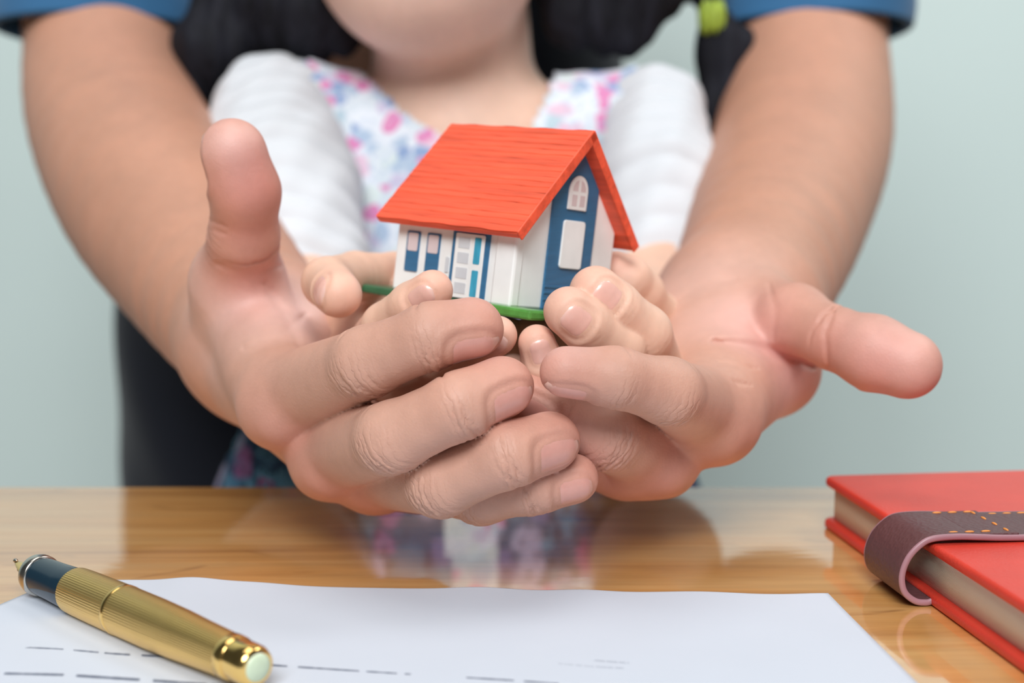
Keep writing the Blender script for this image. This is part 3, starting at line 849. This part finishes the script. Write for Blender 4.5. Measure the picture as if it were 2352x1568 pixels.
# ---------------------------------------------------------------- adult
DORS = VC(.02, -.58, .80)
NA = (6.8, .80, -2.2)
a1 = dict(
    index=Finger([(668, 912, 392, 12.6), (842, 832, 355, 8.7), (985, 774, 346, 7.8), (1090, 757, 348, 6.9)], VC(.18, -.76, .62), NA, pad=.2),
    middle=Finger([(772, 1029, 391, 12.4), (898, 1006, 349, 8.6), (1052, 934, 341, 7.8), (1160, 890, 346, 6.9)], VC(.12, -.60, .79), NA, pad=.2),
    ring=Finger([(862, 1068, 393, 11.6), (1012, 1110, 355, 8.2), (1165, 1045, 346, 7.7), (1268, 1015, 351, 6.8)], VC(.08, -.46, .88), NA, pad=.2),
    pinky=Finger([(968, 1085, 398, 10.4), (1105, 1134, 366, 7.6), (1222, 1120, 357, 6.4), (1320, 1099, 359, 5.6)], VC(.1, -.50, .86), (5.4, .80, -1.7), pad=.1),
    thumb=Finger([(548, 640, 418, 12.6), (560, 545, 402, 9.6), (563, 440, 392, 9.3), (533, 346, 387, 8.5)], VC(-.88, .12, -.42), (7.5, .95, -.8), pad=.05, idx=(1,)))
KN1 = chain([(622, 958, 390, 6.5), (640, 960, 384, 6.5)]) + chain([(738, 1085, 390, 6.2), (752, 1082, 384, 6.2)]) + chain([(862, 1118, 392, 6), (872, 1114, 388, 6)])
palm1 = group(chain([(605, 785, 455, 24), (668, 912, 394, 13.0)]) + chain([(605, 785, 455, 24), (772, 1029, 394, 12.5)])
              + chain([(620, 790, 458, 22), (862, 1068, 396, 12)]) + chain([(640, 790, 462, 20), (968, 1085, 402, 11)])
              + chain([(555, 790, 445, 17), (545, 645, 420, 12.8)]) + chain([(553, 690, 424, 12.2), (655, 895, 396, 12)])
              + KN1, 7)
fore1 = group(smooth_chain([(605, 785, 455, 25), (475, 620, 520, 32), (345, 440, 580, 37.5), (258, 250, 645, 38), (236, 60, 690, 36)], 5), 2)
palm1h = palm1
def palm1(p): return smin(palm1h(p), fore1(p), 8)
h1 = hand_fn(palm1, [(a1['index'], 5), (a1['middle'], 4.5), (a1['ring'], 4.5), (a1['pinky'], 4.5), (a1['thumb'], 6)])
h1 = grooved(h1, [([(500, 606), (560, 626), (642, 612)], .45, 2.0, 380, 430), ([(560, 800), (640, 775), (705, 720)], .4, 1.8, 380, 450), ([(610, 650), (655, 725), (690, 800)], .5, 2.0, 380, 450),
                  ([(478, 505), (520, 520)], .3, .6, 370, 420), ([(482, 525), (520, 538)], .3, .6, 370, 420)])
a2 = dict(
    index=Finger([(1626, 946, 392, 12.4), (1535, 899, 356, 8.2), (1415, 867, 346, 7.1), (1296, 856, 343, 5.5)], VC(-.05, -.93, .34), (5.6, .76, -1.2), pad=.1, wr=.8),
    middle=Finger([(1495, 1032, 390, 11.8), (1392, 1002, 368, 8.6), (1292, 950, 366, 7.9), (1215, 910, 366, 6.8)], VC(0, -.6, .8), NA, pad=.1),
    ring=Finger([(1418, 1036, 394, 11.0), (1290, 1040, 384, 8.2), (1200, 1004, 380, 7.5), (1128, 970, 378, 6.6)], VC(0, -.5, .86), NA, pad=.1),
    pinky=Finger([(1335, 1030, 406, 10), (1235, 1045, 400, 7.2), (1170, 1020, 390, 6.3), (1110, 990, 388, 5.6)], VC(0, -.5, .86), (5.4, .80, -1.7)),
    thumb=Finger([(1825, 738, 414, 10.6), (1912, 775, 400, 8.5), (2005, 809, 392, 10.0), (2084, 838, 388, 9.3)], VC(-.12, -.45, -.88), (7.5, .95, -.8), idx=(1,)))
KN2 = chain([(1660, 995, 390, 6.3), (1650, 997, 385, 6.3)]) + chain([(1540, 1082, 388, 6), (1530, 1082, 384, 6)]) + chain([(1440, 1086, 392, 6), (1432, 1086, 388, 6)])
palm2 = group(chain([(1705, 715, 462, 24), (1626, 946, 394, 12.8)]) + chain([(1690, 720, 462, 23), (1495, 1032, 393, 11.8)])
              + chain([(1670, 720, 464, 22), (1418, 1036, 398, 11.2)]) + chain([(1650, 720, 466, 20), (1335, 1030, 409, 10)])
              + chain([(1690, 850, 446, 13), (1772, 845, 436, 13.5), (1645, 930, 396, 12.6)])
              + KN2, 7)
fore2 = group(smooth_chain([(1708, 695, 468, 25), (1788, 500, 560, 34), (1846, 300, 640, 39), (1858, 60, 690, 36)], 6), 2)
palm2m = palm2; then2 = group(chain([(1690, 715, 455, 18), (1740, 714, 438, 11.5), (1825, 738, 416, 10.8)]), 6)
def palm2(p): return smin(smin(palm2m(p), fore2(p), 8), then2(p), 3.5)
h2 = hand_fn(palm2, [(a2['index'], 6), (a2['middle'], 4.5), (a2['ring'], 4.5), (a2['pinky'], 4.5), (a2['thumb'], 3)])
h2 = grooved(h2, [([(1640, 784), (1720, 796), (1800, 814), (1866, 842)], 1.6, 2.0, 380, 450), ([(1650, 832), (1740, 846)], .4, .8, 380, 440), ([(1640, 872), (1725, 884)], .4, .8, 380, 440),
                  ([(1766, 650), (1782, 715), (1776, 780)], .35, 1.3, 380, 440), ([(1918, 706), (1896, 765), (1902, 845)], .6, .9, 370, 420), 
                  ([(1545, 700), (1600, 660), (1690, 640)], .3, 1.6, 400, 480)])
E1 = P(232, 60, 690); E2 = P(1858, 60, 690)
SH1 = pt(-238, 800, 440); SH2 = pt(178, 800, 440); NECK = pt(-30, 790, 500)
trunk = group([S4(E1, SH1, 30, 50), S4(E2, SH2, 30, 50), S4(SH1, NECK, 46, 50), S4(SH2, NECK, 46, 50), S4(NECK, NECK + pt(0, -40, 110), 52, 50),
               ('e', pt(-45, 850, 330), I3, np.array([140., 88, 130])), ('e', pt(-70, 850, 60), I3, np.array([132., 85, 190])),
               ('e', NECK + pt(0, -70, 190), I3, np.array([74., 92, 112])), S4(NECK + pt(0, -105, 130), NECK + pt(0, -110, 120), 40, 34),
               S4(NECK + pt(0, -160, 180), NECK + pt(0, -168, 172), 10, 12)], 30)
def adult_low(p):
    return smin(np.minimum(palm1(p), palm2(p)), trunk(p), 12)
ROOT_A = empty('person', (-.06, .85, -.74))
tag(ROOT_A, 'adult with blue rolled sleeves reaching both cupped hands around the child', 'person')
H_HI = .62
def near(V): return depth(V) < 486
def far(V): return depth(V) > 478
def bb(fs, extra, pad=16):
    pts = [q for f in fs.values() for q in f.p] + extra; return bounds(pts, pad)
b1 = bb(a1, [P(560, 700, 500), P(470, 620, 520), P(700, 700, 470)], 30); b2 = bb(a2, [P(1700, 640, 500), P(1640, 700, 500)], 34)
parts = [surface(h1, *b1, H_HI, near, 1), surface(h2, *b2, H_HI, near, 1), surface(adult_low, (-330, 470, -160), (270, 990, 860), 4.0, far)]
tuck(parts, 2, 489, adult_low); V, F = join_meshes(parts)
body = mesh_obj('body', V, F, M_SKIN_A, ROOT_A)
spots = []
for hd in (a1, a2):
    for nme, f in hd.items():
        spots += [(f.p[-1] + f.a * 2, 12, .36), (f.p[-2], 9, .10), (f.p[0] + f.n * 10 * (nme != 'thumb'), 13, .5 if nme != 'thumb' else .2)]
spots += [(P(575, 430, 382), 17, .55), (P(560, 520, 390), 14, .45), (P(560, 610, 402), 14, .5), (P(2010, 850, 384), 18, .45), (P(1920, 800, 392), 14, .4), (P(1780, 780, 410), 18, .4)]
attr(body, 'red', red_attr(V, spots))
pale = red_attr(V, [(P(580, 690, 418), 19, 1), (P(615, 740, 424), 22, 1.1), (P(660, 790, 412), 18, 1), (P(1710, 835, 420), 20, 1), (P(1690, 790, 425), 18, .5), (P(1640, 700, 440), 24, .4), (P(2060, 810, 382), 18, .5), (P(2000, 780, 385), 14, .4), (P(545, 340, 378), 13, .7)]
                + [(f.p[-1] - f.nn * 6, 9, .6) for hd in (a1, a2) for f in hd.values()])
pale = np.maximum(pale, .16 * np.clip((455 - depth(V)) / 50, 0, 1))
attr(body, 'pale', pale)
for nme, q in zip(('ws', 'wm'), line_attr(V, list(a1.values()) + list(a2.values()))): attr(body, nme, q)
for hd in (a1, a2):
    for f in hd.values(): f.nail_obj(M_NAIL_A, ROOT_A)

# clothes of the adult
def fold(p, amp, f1, f2, ph=0): return amp * (np.sin(p[:, 2] * f1 + 2.2 * np.sin(p[:, 0] * f2 + ph)) * np.sin(p[:, 0] * f2 * 1.7 + p[:, 2] * f1 * .3 + ph))
shirt_g = group([S4(SH1 + pt(20, 0, 6), NECK + pt(0, 10, -14), 62, 60), S4(SH2 + pt(-20, 0, 6), NECK + pt(0, 10, -14), 62, 60),
                 ('e', pt(-45, 850, 330), I3, np.array([140., 100, 142])), S4(pt(-150, 850, 260), pt(-150, 850, -180), 84, 86), S4(pt(-20, 850, 260), pt(-20, 850, -180), 86, 86)], 30)
def shirt_fn(p): return np.maximum(shirt_g(p) + fold(p, 2.5, .05, .03), -(p[:, 2] + 190))
Vs, Fs = surface(shirt_fn, (-330, 700, -210), (270, 990, 640), 5.0, lambda V: np.linalg.norm(V - NECK - pt(0, -10, 30), axis=1) > 62)
mesh_obj('shirt', Vs, Fs, M_NAVY, ROOT_A)
def sleeve(c0, sh, r0, r1, mat, name):
    ax = nrm(sh - c0); L = np.linalg.norm(sh - c0); rn = nrm([0, .14, 1]); u = nrm(np.cross(rn, [0, 1, 0])); w = np.cross(rn, u)
    def tube(t0, t1, ra, rb, n=36, m=30, wob=2.0, ph=0):
        V = []; F = []
        for i in range(m + 1):
            t = t0 + (t1 - t0) * i / m; r = ra + (rb - ra) * i / m
            for j in range(n):
                a = 2 * math.pi * j / n
                rr = r + wob * (math.sin(3 * a + t * .06 + ph) * .7 + math.sin(t * .17 + 2 * a + ph) * .8 + math.sin(5 * a - t * .08) * .4)
                V.append(c0 + ax * t + rr * (math.cos(a) * u + math.sin(a) * w))
        for i in range(m):
            for j in range(n): F.append((i * n + j, i * n + (j + 1) % n, (i + 1) * n + (j + 1) % n, (i + 1) * n + j))
        return V, F
    V, F = tube(2, L, r0 - 2, r1); o = mesh_obj(name, V, F, mat, ROOT_A)
    m = o.modifiers.new('t', 'SOLIDIFY'); m.thickness = .002; m.offset = -1
    V, F = tube(0, 38, r0, r0 + 1.5, ph=.3, m=10, wob=1.2); c = mesh_obj('cuff', V, F, mat, o)
    m = c.modifiers.new('t', 'SOLIDIFY'); m.thickness = .004; m.offset = -1
    m = c.modifiers.new('b', 'BEVEL'); m.width = .0012; m.segments = 3
sleeve(P(236, 78, 684), SH1 + pt(0, 0, 0), 49, 64, M_DENIM, 'sleeve')
sleeve(P(1866, 74, 684), SH2 + pt(0, 0, 0), 46.5, 64, M_DENIM, 'sleeve')
tr = group([('e', pt(-70, 855, -130), I3, np.array([150., 105, 110])), S4(pt(-150, 860, -160), pt(-155, 870, -430), 82, 62), S4(pt(-155, 870, -430), pt(-158, 880, -700), 60, 48),
            S4(pt(15, 860, -160), pt(25, 870, -430), 82, 62), S4(pt(25, 870, -430), pt(28, 880, -700), 60, 48)], 20)
Vt, Ft = surface(lambda p: tr(p) + fold(p, 2, .07, .04), (-300, 720, -760), (180, 1000, 0), 6.0); mesh_obj('trousers', Vt, Ft, M_TROUSER, ROOT_A)
for x in (-158, 28):
    sf = group([S4(pt(x, 890, -712), pt(x, 790, -716), 34, 28), S4(pt(x, 885, -690), pt(x, 870, -690), 38, 34)], 15)
    Vt, Ft = surface(lambda p: np.maximum(sf(p), -(p[:, 2] + 739)), (x - 60, 730, -745), (x + 60, 950, -640), 4); mesh_obj('shoe', Vt, Ft, M_SHOE, ROOT_A)
hc = NECK + pt(0, -70, 190)
hf = group([('e', hc + pt(0, 14, 18), I3, np.array([82., 96, 112]))], 10)
Vt, Ft = surface(lambda p: hf(p) + fold(p, 1.5, .02, .2), hc - 130, hc + 150, 5, lambda V: (V[:, 2] > hc[2] + 30) | (V[:, 1] > hc[1] + 20)); o = mesh_obj('hair', Vt, Ft, M_HAIR, ROOT_A)

# ---------------------------------------------------------------- child
NC = (4.2, .8, -.9)
k1 = dict(
    index=Finger([(905, 632, 428, 6.6), (815, 632, 414, 6.8), (752, 648, 398, 7.0), (778, 676, 382, 6.3)], VC(-.8, .1, .55), (4.4, .9, -.6), wr=.2, k=1.6),
    middle=Finger([(832, 812, 400, 7.2), (888, 750, 378, 6.5), (948, 701, 368, 6.0), (993, 667, 363, 5.3)], VC(.22, .12, .95), NC, wr=.2, k=1.6),
    ring=Finger([(905, 860, 402, 7.2), (1010, 830, 378, 6.2), (1095, 795, 366, 5.7), (1143, 770, 362, 5.0)], VC(.1, -.5, .86), NC, wr=.2, k=1.6),
    pinky=Finger([(900, 900, 415, 6.6), (990, 890, 398, 5.5), (1060, 860, 388, 5.0), (1110, 835, 384, 4.5)], VC(.1, -.5, .86), (3.4, .8, -.8), wr=.2, k=1.6),
    thumb=Finger([(840, 740, 430, 8), (870, 690, 428, 7), (915, 660, 424, 6.4), (955, 640, 420, 5.8)], VC(0, .8, .5), NC, wr=.2, k=1.6))
kp1 = group(chain([(800, 850, 452, 15), (832, 815, 403, 8)]) + chain([(800, 850, 452, 15), (905, 865, 404, 8)]) + chain([(800, 850, 452, 15), (900, 900, 417, 7.5)])
            + chain([(800, 840, 452, 14), (830, 735, 432, 9), (905, 640, 430, 7)]) + chain([(858, 765, 420, 8), (900, 810, 408, 9)]) + chain([(860, 850, 425, 13), (1010, 835, 415, 12), (1160, 805, 412, 10)])
            + chain([(800, 850, 452, 15.5), (660, 700, 550, 24)]), 6)
hk1 = hand_fn(kp1, [(f, 4) for f in k1.values()])
k2 = dict(
    index=Finger([(1512, 868, 404, 8.2), (1474, 768, 375, 7.9), (1412, 710, 368, 7.0), (1367, 670, 365, 6.2)], VC(-.02, .12, .98), NC, wr=.2, pad=.08, k=1.6),
    middle=Finger([(1475, 890, 398, 7.8), (1420, 800, 369, 6.9), (1346, 746, 361, 6.4), (1304, 714, 358, 5.6)], VC(.14, -.30, .94), NC, wr=.2, pad=.08, k=1.6),
    ring=Finger([(1380, 935, 400, 7.2), (1296, 890, 376, 6.1), (1248, 838, 366, 5.5), (1233, 788, 363, 4.8)], VC(.22, -.42, .88), (3.7, .8, -.8), wr=.2, k=1.6),
    pinky=Finger([(1370, 950, 410, 6.6), (1290, 930, 396, 5.6), (1220, 890, 390, 5.0), (1180, 850, 388, 4.5)], VC(.1, -.5, .86), (3.4, .8, -.8), wr=.2, k=1.6),
    thumb=Finger([(1500, 740, 434, 8.6), (1470, 672, 420, 7.0), (1444, 640, 414, 6.4), (1415, 622, 413, 5.8)], VC(.2, .6, -.7), NC, wr=.2, k=1.6))
kp2 = group(chain([(1480, 850, 452, 15), (1512, 868, 406, 8.5)]) + chain([(1480, 850, 452, 15), (1475, 892, 401, 8.5)]) + chain([(1470, 860, 452, 15), (1380, 935, 400, 8)])
            + chain([(1470, 860, 452, 15), (1370, 950, 412, 7)]) + chain([(1485, 830, 452, 14), (1500, 742, 436, 9.5)]) + chain([(1450, 880, 425, 13), (1320, 840, 415, 11), (1225, 805, 412, 10)])
            + chain([(1480, 850, 452, 15.5), (1515, 720, 550, 24)]), 6)
hk2 = hand_fn(kp2, [(f, 4) for f in k2.values()])
EL1 = P(660, 700, 550); EL2 = P(1515, 720, 550)
CS1 = P(650, 275, 625); CS2 = P(1490, 275, 625); CN = pt(-24, 652, 112)
ck = pt(-36, 614, 199)
trunk_c = group([S4(EL1, CS1, 22, 20), S4(EL2, CS2, 20, 17), S4(CS1, CN + pt(-20, 0, -6), 20, 26), S4(CS2, CN + pt(20, 0, -6), 17, 26),
                 ('e', pt(-20, 655, 70), I3, np.array([70., 50, 74])), ('e', pt(-18, 650, -40), I3, np.array([70., 55, 90])),
                 S4(pt(-55, 650, -90), pt(-60, 640, -690), 42, 26), S4(pt(20, 650, -90), pt(28, 640, -690), 42, 26)], 22)
head_c = group([S4(CN + pt(0, 0, -6), pt(-30, 655, 200), 37, 35), ('e', ck, I3, np.array([49., 50, 50])), ('e', pt(-33, 650, 268), I3, np.array([72., 86, 80])),
                S4(ck + pt(-20, -28, 18), ck + pt(-22, -26, 24), 22, 22), S4(ck + pt(20, -28, 18), ck + pt(22, -26, 24), 22, 22),
                S4(ck + pt(0, -50, 34), ck + pt(0, -46, 52), 8, 5), S4(ck + pt(-76, 40, 40), ck + pt(-78, 44, 62), 9, 11), S4(ck + pt(76, 40, 40), ck + pt(78, 44, 62), 9, 11)], 11)
def child_low(p):
    return smin(smin(np.minimum(kp1(p), kp2(p)), trunk_c(p), 15), head_c(p), 14)
ROOT_C = empty('person', (-.02, .65, -.74))
tag(ROOT_C, 'child with black pigtails in white dress with floral yoke holding the house', 'person')
def nearc(V): return depth(V) < 446
def farc(V): return depth(V) > 438
parts = [surface(hk1, *bb(k1, [P(800, 850, 450), P(780, 830, 450)], 22), .65, nearc, 1), surface(hk2, *bb(k2, [P(1480, 850, 450), P(1500, 830, 450)], 22), .65, nearc, 1),
         surface(child_low, (-170, 430, -740), (130, 770, 380), 3.5, farc)]
tuck(parts, 2, 449, child_low); V, F = join_meshes(parts)
cbody = mesh_obj('body', V, F, M_SKIN_C, ROOT_C)
spots = []
for hd in (k1, k2):
    for f in hd.values(): spots += [(f.p[-1] + f.a * 1, 8, .42), (f.p[-2], 6, .22), (f.p[1], 7, .12)]
attr(cbody, 'red', red_attr(V, spots)); attr(cbody, 'pale', red_attr(V, [(f.p[-1] - f.nn * 5, 6, .4) for hd in (k1, k2) for f in hd.values()] + [(ck + pt(0, -40, -10), 60, .9)]))  # last pale spot lightens chin and face, frontal light put into skin colour
for hd in (k1, k2):
    for f in hd.values(): f.nail_obj(M_NAIL_C, ROOT_C)
# mouth and eyes
for nme, c, r, m_ in (('lips', ck + pt(0, -47, 8), (17, 5, 4.5), M_LIP), ('eye', ck + pt(-26, -30, 66), (12, 8, 8), M_EYEW), ('eye', ck + pt(26, -30, 66), (12, 8, 8), M_EYEW)):
    f_ = group([('e', c, I3, np.array(r, float))], 1); Vt, Ft = surface(f_, c - 22, c + 22, 1.5); o = mesh_obj(nme, Vt, Ft, m_, ROOT_C)
    if nme == 'eye':
        f_ = group([('e', c + pt(0, -5.5, 0), I3, np.array([5.5, 3.2, 5.5]))], 1); Vt, Ft = surface(f_, c - 16, c + 16, 1.2); mesh_obj('iris', Vt, Ft, M_EYEB, o)
# hair
def PX(px, py, D): return P(px, py, D)
hl = chain([(770, -100, 640, 22), (775, 30, 630, 14), (792, 96, 628, 7)]) + [('e', pt(-33, 656, 276), I3, np.array([84., 96, 88]))]
left = chain([(700, -250, 650, 40), (735, -100, 640, 30), (705, 40, 632, 17), (700, 85, 632, 9)]) + chain([(640, -200, 650, 28), (630, 20, 640, 18), (630, 90, 640, 9)]) + chain([(560, -180, 650, 20), (525, -10, 645, 14), (490, 120, 640, 16), (462, 205, 640, 8)])
right = chain([(1330, -250, 650, 40), (1330, -90, 640, 24), (1312, 40, 635, 12), (1318, 85, 635, 6)]) + chain([(1420, -200, 650, 24), (1430, -60, 640, 20), (1395, 60, 636, 10), (1400, 95, 636, 5)]) + chain([(1520, -140, 650, 16), (1490, -20, 640, 14), (1455, 100, 636, 6)])
tail2 = chain([(1480, -230, 655, 26), (1590, -80, 652, 14), (1638, 30, 642, 3), (1665, 110, 650, 12), (1668, 250, 650, 11), (1650, 420, 650, 6)])
tail1 = chain([(600, -220, 655, 26), (520, -60, 652, 12), (508, -6, 642, 4), (490, 100, 650, 15), (470, 190, 650, 7)])
hg = group(hl + left + right + tail1 + tail2, 9)
def hair_fn(p):
    d = hg(p) + .9 * np.sin(p[:, 0] * .55 + 1.5 * np.sin(p[:, 2] * .05)) * np.clip((p[:, 1] - 560) / 40, 0, 1)
    face = ell(p, ck + pt(-2, -52, 34), I3, np.array([48., 62, 86]))
    return np.maximum(d, -face)
Vt, Ft = surface(hair_fn, (-190, 545, 60), (150, 780, 390), 3.0); mesh_obj('hair', Vt, Ft, M_HAIR, ROOT_C)
for c in (P(1636, 40, 640), P(510, -8, 640)):
    # gathered elastic hair band
    bm = bmesh.new(); n, m = 40, 12; vs = []
    for i in range(n):
        a = 2 * math.pi * i / n; rr = 2.6 + .6 * math.sin(9 * a)
        row = []
        for j in range(m):
            b = 2 * math.pi * j / m
            q = np.array([(3.4 + rr * math.cos(b)) * math.cos(a), (3.4 + rr * math.cos(b)) * math.sin(a), 2.6 * rr * math.sin(b)])
            row.append(bm.verts.new(Vector((c + q) * .001)))
        vs.append(row)
    for i in range(n):
        for j in range(m): bm.faces.new((vs[i][j], vs[(i + 1) % n][j], vs[(i + 1) % n][(j + 1) % m], vs[i][(j + 1) % m]))
    bm_obj('hair_band', bm, M_TIE, ROOT_C, True)
# dress
def inpoly(x, z, poly):
    c = np.zeros(len(x), bool); n = len(poly)
    for i in range(n):
        x0, z0 = poly[i]; x1, z1 = poly[(i + 1) % n]
        m = ((z0 > z) != (z1 > z)); t = np.where(m, (x1 - x0) * (z - z0) / ((z1 - z0) if z1 != z0 else 1) + x0, 0)
        c ^= m & (x < t)
    return c
def front(pl, D): return [(P(x, y, D)[0], P(x, y, D)[2]) for x, y in pl]
dress_g = group([('e', pt(-20, 652, 68), I3, np.array([80., 58, 84])), ('e', pt(-18, 645, -20), I3, np.array([78., 62, 90])), S4(CS1 + pt(2, 0, 2), CN + pt(-20, 0, -4), 24, 31), S4(CS2 + pt(-2, 0, 2), CN + pt(20, 0, -4), 21, 31)], 16)
def dress_fn(p): return dress_g(p) + fold(p, 1.2, .09, .08, 1)
neck = front([(800, -300), (792, 120), (845, 178), (930, 258), (1010, 305), (1110, 335), (1215, 292), (1262, 190), (1302, 112), (1300, -300)], 598)
def dkeep(V):
    return ~(inpoly(V[:, 0], V[:, 2], neck) & (V[:, 1] < 668)) & ~((np.hypot(V[:, 0] + 26, V[:, 1] - 655) < 43) & (V[:, 2] > 110))
Vd, Fd = surface(dress_fn, (-170, 560, -80), (130, 740, 190), 2.5, dkeep)
mesh_obj('dress_top', Vd, Fd, M_DRESS, ROOT_C)
yoke = front([(672, 150), (700, 120), (800, 90), (845, 178), (930, 258), (1010, 305), (1110, 335), (1215, 292), (1262, 190), (1302, 90), (1478, 140), (1440, 290), (1400, 420), (1350, 900), (900, 900), (800, 600), (770, 400), (715, 230)], 598)
inn = inpoly(Vd[:, 0], Vd[:, 2], yoke) & (Vd[:, 1] < 655)
# outward normals of the dress surface
e = .5; gr = np.stack([dress_fn(Vd + d) - dress_fn(Vd - d) for d in (pt(e, 0, 0), pt(0, e, 0), pt(0, 0, e))], 1); gr /= np.linalg.norm(gr, axis=1)[:, None]
Fy = Fd[inn[Fd].all(1)]; Vy = Vd + gr * 1.6
used = np.zeros(len(Vy), bool); used[Fy] = True; rm = np.cumsum(used) - 1
o = mesh_obj('floral_yoke', Vy[used], rm[Fy], M_FLORAL, ROOT_C); m = o.modifiers.new('t', 'SOLIDIFY'); m.thickness = .0012; m.offset = -1
# gathered sleeves
for sg, ra, rb in (((P(628, 266, 618), P(632, 430, 590), P(668, 660, 556)), 26, 33), ((P(1506, 262, 618), P(1510, 420, 590), P(1508, 680, 556)), 21, 24)):
    ax = nrm(sg[2] - sg[0]); g_ = group([S4(sg[0], sg[1], ra, rb), S4(sg[1], sg[2], rb, rb * .95)], 6)
    def sl(p, g_=g_, ax=ax, c=sg[0]):
        t = (p - c) @ ax; wv = np.sin(t * math.pi / 13.5 + .5 * np.sin(p[:, 0] * .12) + .4 * np.sin(p[:, 1] * .1))
        return g_(p) - 2.3 * (np.abs(wv) ** .8) + 1.0 - .5 * np.sin(p[:, 0] * .35 + t * .1)
    lo, hi = bounds(sg, ra + 10); Vt, Ft = surface(sl, lo, hi, 2.0); mesh_obj('sleeve', Vt, Ft, M_DRESS, ROOT_C)
# skirt
def skirt_fn(p):
    q = p - pt(-24, 622, 0); th = np.arctan2(q[:, 1], q[:, 0]); r = np.hypot(q[:, 0], q[:, 1] * 1.12)
    z = p[:, 2]; R = np.interp(-z, [-66, 0, 40, 80, 160, 400], [80, 90, 106, 118, 134, 168])
    d = (r - R - 3.5 * np.sin(13 * th + z * .01) * np.clip((30 - z) / 60, 0, 1)) * .85
    d = np.maximum(np.abs(d) - 1.6, np.maximum(z - 64, -(z + 380)))
    return d
Vt, Ft = surface(skirt_fn, (-220, 430, -390), (190, 810, 72), 3.0); mesh_obj('skirt', Vt, Ft, M_FLORAL_D, ROOT_C)
pan = (np.abs(Vt[:, 0] + 15) < np.interp(Vt[:, 2], [-60, 0, 62], [22, 17, 10])) & (Vt[:, 1] < 600) & (Vt[:, 2] > -60)
Fp = Ft[pan[Ft].all(1)]; Vp = Vt + pt(0, -2.2, 0); used = np.zeros(len(Vp), bool); used[Fp] = True; rm = np.cumsum(used) - 1
mesh_obj('front_panel', Vp[used], rm[Fp], M_FLORAL, ROOT_C)
for x in (-60, 28):
    sf = group([S4(pt(x, 645, -716), pt(x, 560, -720), 26, 22)], 5)
    Vt, Ft = surface(lambda p: np.maximum(sf(p), -(p[:, 2] + 739)), (x - 45, 500, -745), (x + 45, 700, -670), 3.5); mesh_obj('shoe', Vt, Ft, M_SHOE_W, ROOT_C)
